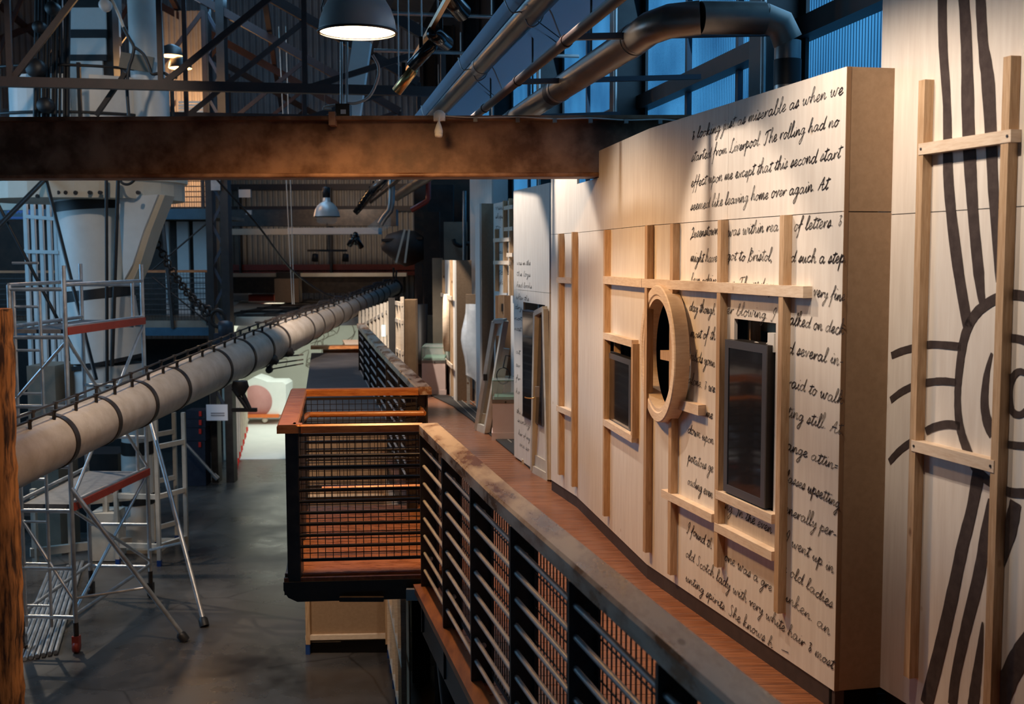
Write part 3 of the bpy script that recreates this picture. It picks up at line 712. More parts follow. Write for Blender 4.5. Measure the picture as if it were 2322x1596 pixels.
# ring of the sun and the inner marks
st([(2330, 672), (2290, 668), (2250, 682), (2213, 712), (2189, 760), (2177, 830), (2172, 900), (2176, 960), (2190, 1010), (2214, 1062), (2245, 1092), (2290, 1115), (2340, 1118)], 28, 28, 30, 34, 36, 34, 28, 34, 36, 34, 28, 26, 26)
st([(2250, 800), (2238, 850), (2233, 915), (2241, 960), (2252, 985)], 8, 24, 34, 40, 34)
st([(2335, 850), (2312, 842), (2296, 858), (2288, 890), (2295, 930), (2315, 940), (2335, 922)], 18, 18, 24, 32, 24, 18, 18)
st([(2335, 776), (2310, 768), (2285, 765)], 24, 22, 22)
st([(2335, 1012), (2310, 1010), (2280, 1006)], 22, 20, 20)
# rays to the left
st([(2022, 806), (2045, 796), (2075, 788), (2110, 781), (2150, 783), (2180, 786)], 22, 23, 23, 23, 23, 24)
st([(2020, 907), (2045, 888), (2075, 874), (2110, 866), (2140, 864), (2170, 867)], 20, 22, 22, 22, 23, 22)
st([(2100, 978), (2120, 968), (2150, 962), (2178, 966)], 24, 25, 26, 24)
st([(2017, 1047), (2040, 1022), (2066, 1002)], 22, 24, 22)
# rays downwards
st([(2219, 1075), (2203, 1160), (2183, 1240), (2160, 1350), (2135, 1460), (2100, 1600)], 50, 44, 50, 52, 54, 56)
st([(2244, 1130), (2236, 1210), (2219, 1310), (2192, 1420), (2168, 1530), (2160, 1600)], 8, 44, 48, 44, 38, 40)
st([(2229, 1410), (2222, 1480), (2212, 1560), (2206, 1610)], 6, 28, 44, 46)
st([(2304, 1138), (2292, 1200), (2272, 1290)], 44, 50, 10)
st([(2340, 1450), (2312, 1490), (2285, 1545), (2262, 1605)], 62, 64, 66, 66)
m.build('brush_drawing', 'brush', tw)
# ------------------------------------------------------------------ near handrail: worn timber rail, flat posts, rods, wire mesh and toe board
def fence(lab, pts, z1, first, n, step, mesh_in=.05, rail_m='worn', post_w=.055, toe=True, nm='gallery_railing', rods=8, wide=.135, ts=None):
    """pts: line of the outer rail edge; posts every `step` from `first` along it."""
    L = [0]
    for a, b in zip(pts, pts[1:]): L.append(L[-1] + (b - a).length)
    def at(s):
        for i in range(len(pts) - 1):
            if s <= L[i + 1] or i == len(pts) - 2:
                d = (pts[i + 1] - pts[i]).normalized(); return pts[i] + d * (s - L[i]), d
    t = thing(nm, lab, 'railing', at(L[-1] / 2)[0])
    inn = lambda d: V((d.y, -d.x, 0)) if V((d.y, -d.x, 0)).x > 0 else V((-d.y, d.x, 0))
    for i in range(len(pts) - 1):
        d = (pts[i + 1] - pts[i]).normalized(); n_ = inn(d); p, q = pts[i] + V((0, 0, z1)), pts[i + 1] + V((0, 0, z1))
        c = .012
        prof = [(0, -.07), (0, -c), (c, 0), (wide - c, 0), (wide, -c), (wide, -.07)]
        m = MB(); m.prism([p + n_ * a + V((0, 0, b)) for a, b in prof], q - p); m.build('handrail', rail_m, t)
    ss = [first + step * k for k in range(n)]
    for s in ss:
        p, d = at(s); n_ = inn(d)
        m = MB(); m.ob(p + n_ * .05 + V((0, 0, (z1 - .07 - .3) / 2)), d * .011, n_ * (post_w), (0, 0, (z1 - .07 + .3) / 2))
        m.ob(p + n_ * .105 + V((0, 0, (z1 - .07 - .3) / 2)), d * .03, n_ * .006, (0, 0, (z1 - .07 + .3) / 2))
        po_ = m.build('post', 'darksteel', t)
        m = MB()
        for z in (z1 - .2, .2): m.lathe(p + n_ * .06 + d * .011 + V((0, 0, z)), d, [(.014, 0), (.014, .012), (.008, .02)], 10); m.lathe(p + n_ * .06 - d * .011 + V((0, 0, z)), -d, [(.014, 0), (.014, .012), (.008, .02)], 10)
        m.build('bolt', 'rod', po_)
    for s0, s1 in zip(ss, ss[1:]):
        p, d = at(s0); q, d2 = at(s1); n_ = inn(d)
        for r in range(rods):
            z = .10 + (z1 - .28) * r / (rods - 1) + .02
            m = MB(); m.tube(p + n_ * .02 + d * .012 + V((0, 0, z)), q + n_ * .02 - d * .012 + V((0, 0, z)), .0115, n=8); m.build('rod', 'rod', t)
        m = MB(); ln = (q - p).length; k = int(ln / .048)
        for i in range(1, k): c = p + (q - p) * (i / k) + n_ * .095; m.bar(c + V((0, 0, .07)), c + V((0, 0, z1 - .12)), .005, .005, d)
        for i in range(7): z = .07 + (z1 - .19) * i / 6; m.bar(p + n_ * .095 + V((0, 0, z)), q + n_ * .095 + V((0, 0, z)), .005, .005)
        for z in (.06, z1 - .115): m.bar(p + n_ * .095 + V((0, 0, z)), q + n_ * .095 + V((0, 0, z)), .012, .02)
        m.build('wire_mesh', 'mesh', t)
    if toe:
        for i in range(len(pts) - 1):
            d = (pts[i + 1] - pts[i]).normalized(); n_ = inn(d); p, q = pts[i], pts[i + 1]
            m = MB(); m.bar(p + n_ * .0 + V((0, 0, -.01)), q + n_ * .0 + V((0, 0, -.01)), .10, .045); m.build('toe_board', 'toe', t)
    return t
NR = [V((-.62, 7.56, 0)), V((-.115, 5.36, 0)), V((.53, 2.78, 0)), V((.98, .98, 0))]
fence('long gallery railing with worn timber handrail, rods and mesh, running past the letter panel', NR, 1.1, .06, 9, .88)
FR = [V((-.82, 9.72, 0)), V((-1.30, 12.2, 0)), V((-1.72, 14.4, 0)), V((-2.6, 19.2, 0))]
fence('gallery railing with dark handrail beyond the balcony', FR, 1.1, .12, 7, 1.5, rail_m='worn')

# steel edge of the gallery and brackets under it
for nm, lab, ps in (('edge_beam', 'black steel channel under the near gallery edge', NR), ('edge_beam', 'black steel channel under the gallery edge beyond the balcony', FR)):
    m = MB()
    for a, b in zip(ps, ps[1:]): m.bar(a + V((.05, 0, -.19)), b + V((.05, 0, -.19)), .08, .28)
    one(m, nm, 'blacksteel', lab, 'steel beam')
for i, (x, y) in enumerate([(-.42, 7.7), (.1, 5.2), (-1.0, 12.2)]):
    m = MB(); m.bar((x, y, ZF), (x, y, -.06), .16, .16, (0, 1, 0)); m.bar((x + 1.6, y + .2, ZF), (x + 1.6, y + .2, -.06), .14, .14, (0, 1, 0))
    m = MB(); m.bar((x, y, ZF), (x, y, -.06), .18, .2, (0, 1, 0)); m.bar((x - .1, y, -.9), (x - .1, y, -.06), .02, .3, (0, 1, 0))
    one(m, 'gallery_post', 'blacksteel', ['black steel post under the gallery at the balcony corner', 'black steel post under the near gallery', 'black steel post under the gallery beyond the balcony'][i], 'post')
m = MB(); m.tube((-.48, 7.45, -.25), (-.34, 7.3, -1.5), .055); m.lathe((-.5, 7.45, -.28), (0, 0, 1), [(.07, 0), (.085, .05), (.06, .12)], 16)
one(m, 'drain_pipe', 'darksteel', 'black drain pipe below the balcony corner', 'pipe')

# ------------------------------------------------------------------ balcony: a small mesh-sided lookout in front of the gallery
bl, br_, fl, fr = V((-1.87, 9.63, 0)), V((-.80, 9.72, 0)), V((-1.555, 7.5, 0)), V((-.60, 7.58, 0))
tb = thing('balcony', 'small wooden lookout balcony with orange varnished handrails and wire mesh sides', 'balcony', (-1.2, 8.6, 0))
m = MB()
nb = 20
for i in range(nb):
    t0, t1 = i / nb, (i + .96) / nb
    p0, p1 = fl.lerp(bl, t0), fl.lerp(bl, t1); q0, q1 = (fr + V((.12, 0, 0))).lerp(br_ + V((.1, 0, 0)), t0), (fr + V((.12, 0, 0))).lerp(br_ + V((.1, 0, 0)), t1)
    p0, p1 = p0 + V((.03, 0, 0)), p1 + V((.03, 0, 0))
    m.prism([p0 + V((0, .14, .03)), q0 + V((0, .14, .03)), q1 + V((0, .14, .03)), p1 + V((0, .14, .03))], (0, 0, .03))
m.build('floor_boards', 'stainy', tb)
m = MB(); m.prism([fl + V((.02, .08, .035)), fr + V((.05, .08, .035)), fr + V((.05, .26, .035)), fl + V((.02, .26, .035))], (0, 0, .045)); m.build('front_board', 'stainy', tb)
# rails with mitred corners
def rail(a, b, inw, wide=.135, name='handrail'):
    d = (b - a).normalized(); c = .012
    prof = [(0, -.058), (0, -c), (c, 0), (wide - c, 0), (wide, -c), (wide, -.058)]
    m = MB(); m.prism([a + V((0, 0, 1.1)) + inw * x + V((0, 0, z)) for x, z in prof], b - a); m.build(name, 'stain', tb)
yb = (bl - fl).normalized(); xb = (fr - fl).normalized(); xb2 = (br_ - bl).normalized()
inx = V((yb.y, -yb.x, 0))
rail(fl, bl, inx)
rail(fl + inx * .135, fr, V((-xb.y, xb.x, 0)), .03)
rail(fl + xb * .1 + V((-xb.y, xb.x, 0)) * .03, fl + xb * .16, V((-xb.y, xb.x, 0)), .1)
rail(bl + inx * .135, br_, V((xb2.y, -xb2.x, 0)), .11)
def side(a, b, n_, ncol, zt=1.02, rods=9, tag_='', zb=.17):
    d = (b - a).normalized(); ln = (b - a).length
    for r in range(rods):
        z = zb + .10 + (zt - .24 - zb) * r / (rods - 1)
        m = MB(); m.tube(a + V((0, 0, z)), b + V((0, 0, z)), .0115, n=8); m.build('rod', 'mesh', tb)
    m = MB()
    for i in range(1, ncol): c = a + (b - a) * (i / ncol) + n_ * .03; m.bar(c + V((0, 0, zb)), c + V((0, 0, zt)), .005, .005, d)
    for i in range(19): z = zb + (zt - zb) * i / 18; m.bar(a + n_ * .03 + V((0, 0, z)), b + n_ * .03 + V((0, 0, z)), .005, .005)
    for z in (zb, zt): m.bar(a + n_ * .03 + V((0, 0, z)), b + n_ * .03 + V((0, 0, z)), .012, .02)
    m.build('wire_mesh', 'mesh', tb)
fa, fb = fl + V((.09, .05, 0)), fr + V((0, .05, 0)); ba, bb = bl + V((.08, -.06, 0)), br_ + V((0, -.06, 0))
side(fa, fb, V((0, 1, 0)), 17); side(ba, bb, V((0, -1, 0)), 19); side(fa, ba, V((1, 0, 0)), 36)
for p in (fa, ba, (fa + ba) / 2, bb + V((-.06, 0, 0))):
    m = MB(); m.bar(p + V((0, 0, .0)), p + V((0, 0, 1.05)), .085, .025, (0, 1, 0)); m.bar(p + V((.035, .05, .0)), p + V((.035, .05, 1.05)), .02, .1, (0, 1, 0)); m.build('post', 'darksteel', tb)
# lower grab rail of round orange timber
gz = .87
m = MB(); m.path([fl + V((.235, .35, gz - .06)), fl + V((.21, .5, gz)), ], .022)
m = MB(); g0, g1 = fl + V((.20, 1.0, .80)), fr + V((.03, .75, .80))
g0, g1 = atz(704, 940, .90), atz(961, 937, .90)
m.path([g0, g1], .024, 12); m.build('grab_rail', 'stain', tb)
m = MB(); m.path([g0 + V((-.02, .0, 0)), g0 + V((-.0, -.75, -.0))], .024, 12); m.path([g0 + V((-.02, 0.01, 0)), g0 + V((.0, 0, 0))], .024); m.build('grab_rail', 'stain', tb)
m = MB(); m.path([g1 + V((0, 0, 0)), g1 + V((-.11, .62, -.0))], .022, 12); m.build('grab_rail', 'stain', tb)
m = MB(); m.tube(g1 + V((-.03, 0, -.01)), g1 + V((-.13, .12, -.16)), .006); m.tube(g0 + V((0, -.2, -.02)), g0 + V((-.1, -.2, -.15)), .006); m.build('bracket', 'darksteel', tb)
h0, h1 = fl + V((.20, .55, .56)), fr + V((0, .55, .56))
m = MB(); m.path([h0, h1], .02, 12); m.build('grab_rail', 'stain', tb)
m = MB(); m.bar(fl + V((.02, .06, .045)), fr + V((.1, .06, .045)), .05, .03); m.build('trim_board', 'toe', tb)
m = MB()
xz = [(0, .035), (0, -.02), (.03, -.07), (.09, -.10), (1.0, -.10), (1.0, .035)]
m.prism([fl + V((.02, .02, 0)) + xb * x + V((0, 0, z)) for x, z in xz], (0, .03, 0))
m.prism([fl + V((.02, .05, .03)), fl + V((.02, .05, -.06)), bl + V((.02, 0, -.06)), bl + V((.02, 0, .03))], (.03, 0, 0))
m.prism([fl + V((.02, .05, .0)), fr + V((.05, .05, .0)), br_ + V((.05, 0, .0)), bl + V((.02, 0, .0))], (0, 0, .02))
m.build('steel_tray', 'blacksteel', tb)
m = MB(); c = aty(935, 1350, fl.y); m.box(c.x - .04, c.x + .05, c.y - .02, c.y + .02, c.z - .03, c.z + .045); m.build('floor_lamp_box', 'galv', tb)
m = MB(); m.bar(aty(770, 1358, fl.y - .0), aty(870, 1358, fl.y - .0), .03, .03); m.build('vent_slot', 'darksteel', tb)

# dark flat roof of the timber passage beyond the balcony, its timber walls below
f0, f1, k0, k1 = atz(684, 950, .36), atz(900, 948, .36), atz(706, 800, .36), atz(836, 800, .36)
tpz = thing('timber_passage', 'timber passage with flat dark roof and beige board front below the balcony', 'passage', ((f0 + k1) / 2).xy.to_3d() + V((0, 0, ZF)))
m = MB(); m.prism([f0, f1, k1, k0], (0, 0, -.05)); m.build('flat_roof', 'greyroof', tpz)
m = MB(); a0, a1 = V((f0.x, f0.y + .02, 0)), V((f1.x - .1, f1.y + .02, 0))
m.prism([a0 + V((0, 0, -2.27)), a1 + V((0, 0, -2.27)), a1 + V((0, 0, .30)), a0 + V((0, 0, .30))], (0, .03, 0)); m.build('front_panel', 'plymdf', tpz)
m = MB()
for x in (a0.x + .03, a1.x - .03): m.bar((x, a0.y - .02, -2.28), (x, a0.y - .02, .30), .05, .05, (0, 1, 0))
m.build('upright', 'pine', tpz)
m = MB()
for z in (-2.2, -.55): m.bar((a0.x, a0.y - .02, z), (a1.x, a1.y - .02, z), .05, .055)
m.build('rail', 'pineh', tpz)
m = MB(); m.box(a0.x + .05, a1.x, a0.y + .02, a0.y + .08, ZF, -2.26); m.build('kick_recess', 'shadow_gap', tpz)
m = MB(); m.prism([a0 + V((0, 0, ZF)), a0 + V((0, 0, .3)), V((k0.x, k0.y, .3)), V((k0.x, k0.y, ZF))], (.03, 0, 0)); m.build('side_wall', 'plymdf', tpz)
for x in (a0.x + .02, a1.x): m = MB(); m.box(x - .02, x + .03, a0.y - .04, a0.y + .03, ZF, -2.27); m.build('foot', 'bluefoot', tpz)
m = MB(); c0, c1 = atz(705, 799, .36), atz(838, 797, .36); m.bar(c0 + V((0, 0, .10)), c1 + V((0, 0, .10)), .3, .06); m.bar(c0 + V((.2, .2, 0)), c1 + V((-.1, .2, 0)), .1, .2); m.build('end_rail', 'stain', tpz)
# long stud wall below the gallery, running towards the camera
tq = thing('stud_wall', 'pale timber stud wall standing below the gallery edge', 'stud wall', (-1.0, 10, ZF))
w0, w1 = atz(884, 1490, ZF), atz(910, 1640, ZF)
dw = (w1 - w0)
for i in range(6):
    c = w0 + dw * (i / 4.0); m = MB(); m.bar(c, c + V((0, 0, 2.1)), .045, .07, (0, 1, 0)); m.build('stud', 'pineh', tq)
    m = MB(); m.bar(c + V((0, 0, -.0)), c + V((0, 0, .10)), .05, .075, (0, 1, 0)); m.build('foot', 'bluefoot', tq)
for z in (.14, .75, 1.4, 2.07):
    m = MB(); m.bar(w0 + V((0, 0, z)), w0 + dw * 1.25 + V((0, 0, z)), .05, .05); m.build('rail', 'pineh', tq)
m = MB(); m.prism([w0 + V((.05, 0, .1)), w0 + dw * 1.25 + V((.05, 0, .1)), w0 + dw * 1.25 + V((.05, 0, 2.1)), w0 + V((.05, 0, 2.1))], (.012, 0, 0)); m.build('board', 'plymdf', tq)

# ------------------------------------------------------------------ rusty cross beam and what sits on it
t = thing('steel_beam', 'big rusty brown steel I-beam crossing the hall into the letter panel', 'steel beam', (-2.4, 9.3, 2.83))
BX0, BX1 = -6.2, 1.7
m = MB(); m.box(BX0, BX1, 9.27, 9.30, 2.86, 3.29); m.build('web', 'rust', t)
m = MB(); m.box(BX0, BX1, 9.16, 9.42, 2.832, 2.868); m.path([(BX0, 9.16, 2.85), (.70, 9.16, 2.85)], .018, 10); m.build('bottom_flange', 'rust', t)
m = MB(); m.box(BX0, BX1, 9.17, 9.42, 3.285, 3.315); m.build('top_flange', 'rust', t)
bz = 3.315
t = thing('floodlight', 'white swivel floodlight clamped to the top of the rusty beam', 'lamp', aty(995, 275, 9.15))
c = aty(996, 262, 9.12)
m = MB(); m.lathe(c + V((0, .02, 0)), (0, -1, 0), [(.0, 0), (.045, .0), (.045, .02), (.04, .03), (.0, .032)], 20, False); m.build('back_plate', 'plastic_white' if 'plastic_white' in M else 'white', t)
m = MB(); m.box(c.x - .045, c.x + .045, 9.12, 9.17, 3.27, 3.33); m.build('clamp', 'white', t)
m = MB(); m.path([c + V((0, -.03, -.02)), c + V((0, -.05, -.09))], .008, 8); m.build('arm', 'white', t)
c2 = aty(995, 290, 9.06); m = MB(); m.lathe(c2 + V((0, 0, .05)), (0, -.25, -1), [(.008, 0), (.02, .03), (.033, .075), (.033, .095), (.028, .10), (.033, .105), (.028, .125), (0, .13)], 18, False); m.build('lamp_head', 'white', t)
t = thing('beam_cable', 'thin pale cable clipped along the top of the rusty beam', 'cable', aty(1250, 270, 9.15))
us = [1004, 1078, 1174, 1258, 1339, 1420, 1497, 1545]
m = MB(); pts = []
for i, u in enumerate(us):
    pts.append(aty(u, 262 + (u - 1004) * .018 + (3 if i % 2 else 0), 9.13))
m.path(smooth(pts, 5), .006, 6); m.build('cable', 'cable', t)
for u in us[1:7]:
    c = aty(u, 270 + (u - 1078) * .012, 9.13); m = MB(); m.box(c.x - .016, c.x + .016, 9.115, 9.165, c.z - .02, c.z + .012); m.build('clip', 'galv', t)
t = thing('ballast_box', 'small black electrical box with white label standing on the rusty beam', 'electrical box', aty(780, 262, 9.3))
a, b = aty(763, 237, 9.3), aty(795, 263, 9.3); m = MB(); m.box(a.x, b.x, 9.24, 9.38, bz, a.z); m.build('casing', 'black', t)
a, b = aty(772, 248, 9.23), aty(784, 258, 9.23); m = MB(); m.box(a.x, b.x, 9.235, 9.24, b.z, a.z); m.build('label', 'paper', t)
m = MB(); m.path(smooth([aty(u, v, 9.3) for u, v in [(788, 234), (810, 233), (838, 218), (856, 180), (858, 150), (845, 125)]], 6), .012, 8); m.build('cable', 'cable', t)
m = MB(); m.path(smooth([aty(u, v, 9.3) for u, v in [(762, 238), (740, 241), (734, 247), (752, 248)]], 5), .009, 8); m.build('cable', 'cable', t)
m = MB(); m.box(aty(752, 262, 9.3).x, aty(766, 262, 9.3).x, 9.14, 9.42, 3.24, 3.345); one(m, 'beam_clamp', 'rust', 'small rusty clamp on the beam beside the black electrical box', 'clamp')
m = MB(); m.tube(aty(774, 95, 9.6), aty(774, 236, 9.6), .011); m.tube(aty(787, 95, 9.6), aty(787, 236, 9.6), .009); one(m, 'conduit', 'galv', 'pair of thin conduits dropping from the big lit lamp', 'conduit')
m = MB(); m.bar(aty(822, 95, 17), aty(797, 262, 17), .26, .18, (0, 1, 0)); one(m, 'cable_duct', 'white', 'slanting cream box duct behind the big lit lamp', 'duct')

# ------------------------------------------------------------------ pendant lamps
def pendant(lab, u, v, Y, R, lit, guard=False):
    c = aty(u, v, Y); t = thing('pendant_lamp', lab, 'lamp', c)
    m = MB(); k = R / .25
    prof = [(.25, 0), (.252, .012), (.245, .03), (.238, .08), (.215, .15), (.175, .215), (.12, .265), (.075, .29), (.07, .36), (.05, .38)]
    m.lathe(c, (0, 0, 1), [(r * k, z * k) for r, z in prof], 40, False); m.lathe(c, (0, 0, 1), [((r - .008) * k, z * k) for r, z in prof[1:]], 40, False); sh_ = m.build('lamp_shade', 'lampshade', t)
    m = MB(); m.lathe(c, (0, 0, 1), [(.24 * k, .0), (.254 * k, .0), (.256 * k, .012 * k), (.24 * k, .014 * k)], 40, False); m.build('rim', 'darksteel', sh_)
    m = MB(); m.lathe(c + V((0, 0, .37 * k)), (0, 0, 1), [(.0, 0), (.07 * k, 0), (.075 * k, .18 * k), (.05 * k, .2 * k), (0, .2 * k)], 20, False); m.build('ballast', 'black', t)
    m = MB(); m.tube(c + V((0, 0, .55 * k)), c + V((0, 0, 4.5)), .008); m.build('cable', 'darksteel', t)
    m = MB(); m.lathe(c + V((0, 0, .012)), (0, 0, 1), [(.0, 0), (.238 * k, .0)], 36, False); m.build('diffuser', 'lampinside' if lit else 'glasspane', t)
    if guard:
        m = MB(); m.lathe(c + V((0, 0, -.13)), (0, 0, 1), [(.12 * k, 0), (.19 * k, .03), (.2 * k, .13)], 24, False); m.build('glass_skirt', 'glasspane', t)
    if not guard:
        m = MB(); m.path([c + V((-.2 * k, -.1 * k, .03)), c + V((-.22 * k, -.05 * k, .15 * k)), c + V((-.18 * k, -.1 * k, .25 * k))], .004, 6); m.build('chain', 'darksteel', t)
    return c
c = pendant('big lit pendant lamp hanging in front of the rusty beam', 811, 76, 7.5, .252, True)
lamp('SPOT', 'pendant light', c + V((0, 0, -.03)), 420, AMBER, c + V((0, .25, -3)), spot_size=2.75, spot_blend=.6, shadow_soft_size=.2)
pendant('unlit silver pendant lamp far down the hall below the rusty beam', 741, 492, 21.6, .245, False, True)
for i, (u, v, lab) in enumerate([(388, 127, 'small glowing lamp beside the white tube, upper of a pair'), (409, 155, 'small glowing lamp beside the white tube, lower of a pair')]):
    c = aty(u, v, 21); t = thing('glowing_lamp', lab, 'lamp', c)
    m = MB(); m.lathe(c, (0, 0, 1), [(.0, 0), (.2, .0)], 24, False); m.build('diffuser', 'lampwarm', t)
    m = MB(); m.lathe(c + V((0, 0, .005)), (0, 0, 1), [(.21, 0), (.18, .14), (.05, .2)], 24, False); m.build('lamp_shade', 'darksteel', t)
    lamp('POINT', 'glow', c + V((0, 0, -.15)), 60, AMBER, shadow_soft_size=.15)
# assumed, unseen lights of the stair landing and the showroom at the end
lamp('POINT', 'assumed landing light', aty(425, 395, 25.6), 120, AMBER, shadow_soft_size=.2)
lamp('POINT', 'assumed landing light lower', aty(432, 225, 26), 60, AMBER, shadow_soft_size=.2)
# ------------------------------------------------------------------ services under the roof beside the gallery
t = thing('ceiling_raft', 'long pale bent ceiling sheet hung along the gallery above the pipes', 'ceiling panel', hall(1.8, 12, 4))
m = MB()
for (L0, z0), (L1, z1) in (((1.565, 4.16), (1.60, 4.05)), ((1.60, 4.09), (1.80, 4.17)), ((1.80, 4.17), (2.03, 3.90))):
    m.prism([hall(L0, 3, z0), hall(L1, 3, z1), hall(L1, 3, z1 + .02), hall(L0, 3, z0 + .02)], AX * 22)
m.build('sheet', 'raft', t)
m = MB(); m.bar(hall(2.035, 3, 3.90), hall(2.035, 25, 3.90), .012, .03); m.build('rim', 'white', t)
for d in (8.4, 11.0, 14.6):
    m = MB(); a = [hall(1.52, d + .3, 4.14), hall(1.52, d, 3.98), hall(1.60, d, 3.98), hall(1.66, d, 3.88), hall(1.74, d, 3.92), hall(1.80, d, 4.02), hall(1.95, d + .1, 3.78), hall(2.03, d, 3.88)]
    m.path(smooth(a, 4), .006, 6); m.build('hanger', 'galv', t)
for d in (9.2, 12.4):
    m = MB(); m.path([hall(1.86, d, 4.1), hall(2.0, d - .3, 3.9)], .004, 6); m.path([hall(1.88, d + .2, 4.1), hall(2.02, d - .1, 3.9)], .004, 6); m.build('wire', 'darksteel', t)
t = thing('round_duct', 'round steel duct hung under the pale bent ceiling sheet', 'duct', hall(1.68, 12, 3.9))
m = MB(); m.path([hall(1.68, 3, 4.0), hall(1.68, 24, 4.0)], .085, 24); m.build('pipe', 'ductsteel', t)
for d in (7.0, 10.8, 15.6):
    m = MB(); m.path([hall(1.68, d, 4.0), hall(1.68, d + .2, 4.0)], .089, 24); m.build('collar', 'galv', t)
m = MB(); m.path([hall(1.50, 3, 3.43), hall(1.50, 26, 3.43)], .032, 12)
for i in range(9): m.path([hall(1.50, 5 + i * 1.5, 3.43), hall(1.50, 5.05 + i * 1.5, 3.43)], .038, 12)
one(m, 'sprinkler_pipe', 'redsteel', 'dark red pipe running along the gallery beside the pale ceiling sheet', 'pipe')
for i, d in enumerate((6.5, 8.2, 10.4, 13.0)):
    m = MB(); m.bar(hall(1.52, d, 3.45), hall(2.9, d, 3.52), .035, .035); one(m, 'pipe_bracket', 'bluegirt', 'dark bracket arm between the dark red pipe and the window wall, %s from the camera' % ['first', 'second', 'third', 'fourth'][i], 'bracket', 'bracket arms of the red pipe')
t = thing('bent_duct', 'round steel duct with elbows that drops behind the letter panel', 'duct', hall(2.0, 6.2, 3.4))
R_ = .082
m = MB(); m.path([hall(1.92, 24, 3.46), hall(1.92, 6.5, 3.46)], .092, 28); m.build('long_pipe', 'ductsteel', t)
a = [hall(1.92, 6.5, 3.46), hall(1.925, 6.28, 3.47), hall(1.99, 6.12, 3.48), hall(2.14, 6.06, 3.49)]
m = MB(); m.path(a, .092, 28); m.build('elbow', 'ductsteel', t)
m = MB(); m.path([hall(2.14, 6.06, 3.49), hall(2.50, 6.06, 3.50)], .088, 28); m.build('cross_pipe', 'ductsteel', t)
m = MB(); m.path([hall(2.50, 6.06, 3.50), hall(2.60, 6.06, 3.47), hall(2.645, 6.06, 3.38)], .082, 28); m.build('elbow', 'ductsteel', t)
m = MB(); m.path([hall(2.645, 6.06, 3.38), hall(2.645, 6.06, 2.6)], .072, 28); m.build('down_pipe', 'galv', t)
for d in (6.55, 8.6, 10.3):
    m = MB(); m.path([hall(1.92, d, 3.46), hall(1.92, d + .16, 3.46)], .096, 28); m.build('collar', 'black' if d > 7 else 'ductsteel', t)
m = MB(); m.path([hall(1.92, 8.54, 3.46), hall(1.92, 8.6, 3.46)], .097, 28); m.build('bright_collar', 'galv', t)
m = MB(); m.path([hall(2.645, 6.06, 3.28), hall(2.645, 6.06, 3.14)], .075, 24); m.build('band', 'black', t)
for d in (7.6, 9.6, 11.8):
    m = MB(); m.tube(hall(1.92, d, 3.5), hall(1.92, d, 4.4), .008); m.build('hanger', 'darksteel', t)
# track lights in front of the raft
t = thing('lighting_track', 'thin lighting track with painted lamp glints above the gallery, near the big lit lamp', 'lighting track', hall(1.02, 9, 4.0))
m = MB(); m.bar(hall(1.02, 6, 4.0), hall(1.02, 12.6, 4.0), .035, .04); m.build('rail', 'brass', t)  # warm lamplight on the rail put into its brass colour
for i in range(5):
    d = 7.5 + i * 1.2; m = MB(); m.tube(hall(1.02, d, 4.0), hall(1.02, d, 6.5), .006); m.build('hanger', 'rod', t)
def can(lab, base, aim, ln, r, body='blackgloss', nm='spotlight'):
    aim = (V(aim) - V(base)).normalized(); t = thing(nm, lab, 'spotlight', base, None)
    m = MB(); m.lathe(V(base) - aim * ln * .6, aim, [(0, 0), (r * .8, 0), (r * .8, .02), (r, .03), (r, ln), (r * .93, ln), (r * .9, ln - .03), (0, ln - .03)], 24, False); bd_ = m.build('body', body, t)
    m = MB(); m.lathe(V(base) + aim * (ln * .4 - .027), aim, [(0, 0), (r * .88, 0.001)], 24, False); m.build('lens', 'lens', bd_)
    m = MB(); m.bar(V(base), V(base) + V((0, 0, .16)), .03, .02, (0, 1, 0)); m.build('yoke', 'black', t)
    return t
can('black spotlight can with pale lens beside the big lit lamp', aty(955, 128, 9.6), aty(922, 163, 9.7), .30, .052)
can('spotlight coloured as lamplit at the end of the near lighting track', aty(916, 186, 9.8), aty(890, 220, 9.85), .26, .045, 'brass')  # brass body: the lamp's warm light painted onto the can
can('thick black spotlight can crossing the near lighting track', aty(1000, 88, 9.3), aty(1050, 128, 9.9), .36, .06)
can('black spotlight can at the top edge beside the pale ceiling sheet', aty(1030, 8, 8.6), aty(1062, 45, 8.8), .34, .07)
m = MB()
t = thing('lighting_track', 'far lighting track crowded with black spotlights below the rusty beam', 'lighting track', aty(845, 440, 19))
m = MB(); a, b = atz(878, 398, 3.42), atz(822, 466, 3.42); m.bar(a, b, .05, .05); m.build('rail', 'brass', t)
for i in range(7):
    p = a.lerp(b, (i + .3) / 7); can('black spotlight on the far lighting track, %s from its near end' % ['first', 'second', 'third', 'fourth', 'fifth', 'sixth', 'seventh'][i], p + V((-.12, 0, -.12)), p + V((-.45, .05, -.45)), .32, .07)
t = thing('lighting_bar', 'small far lighting bar on the corrugated wall with two hanging lamps', 'lighting bar', aty(750, 570, 32))
m = MB(); a, b = aty(697, 568, 32), aty(787, 568, 32); m.bar(a, b, .06, .06); m.bar(aty(742, 568, 32), aty(742, 500, 32.9), .03, .03, (0, 1, 0)); m.build('bar', 'black', t)
for u in (714, 783):
    c = aty(u, 574, 32); m = MB(); m.lathe(c + V((0, 0, -.22)), (0.1, -.2, 1), [(0, 0), (.1, 0), (.08, .2), (0, .22)], 12, False); m.build('lamp_head', 'black', t)
for i, (u, v) in enumerate([(797, 548), (806, 543), (814, 552)]):
    can('small black spotlight of the far cluster above the yard tip, %s' % ['left one', 'middle one', 'right one'][i], aty(u, v, 24), aty(u - 10 + 10 * i, v + 16, 24.1), .26, .06)
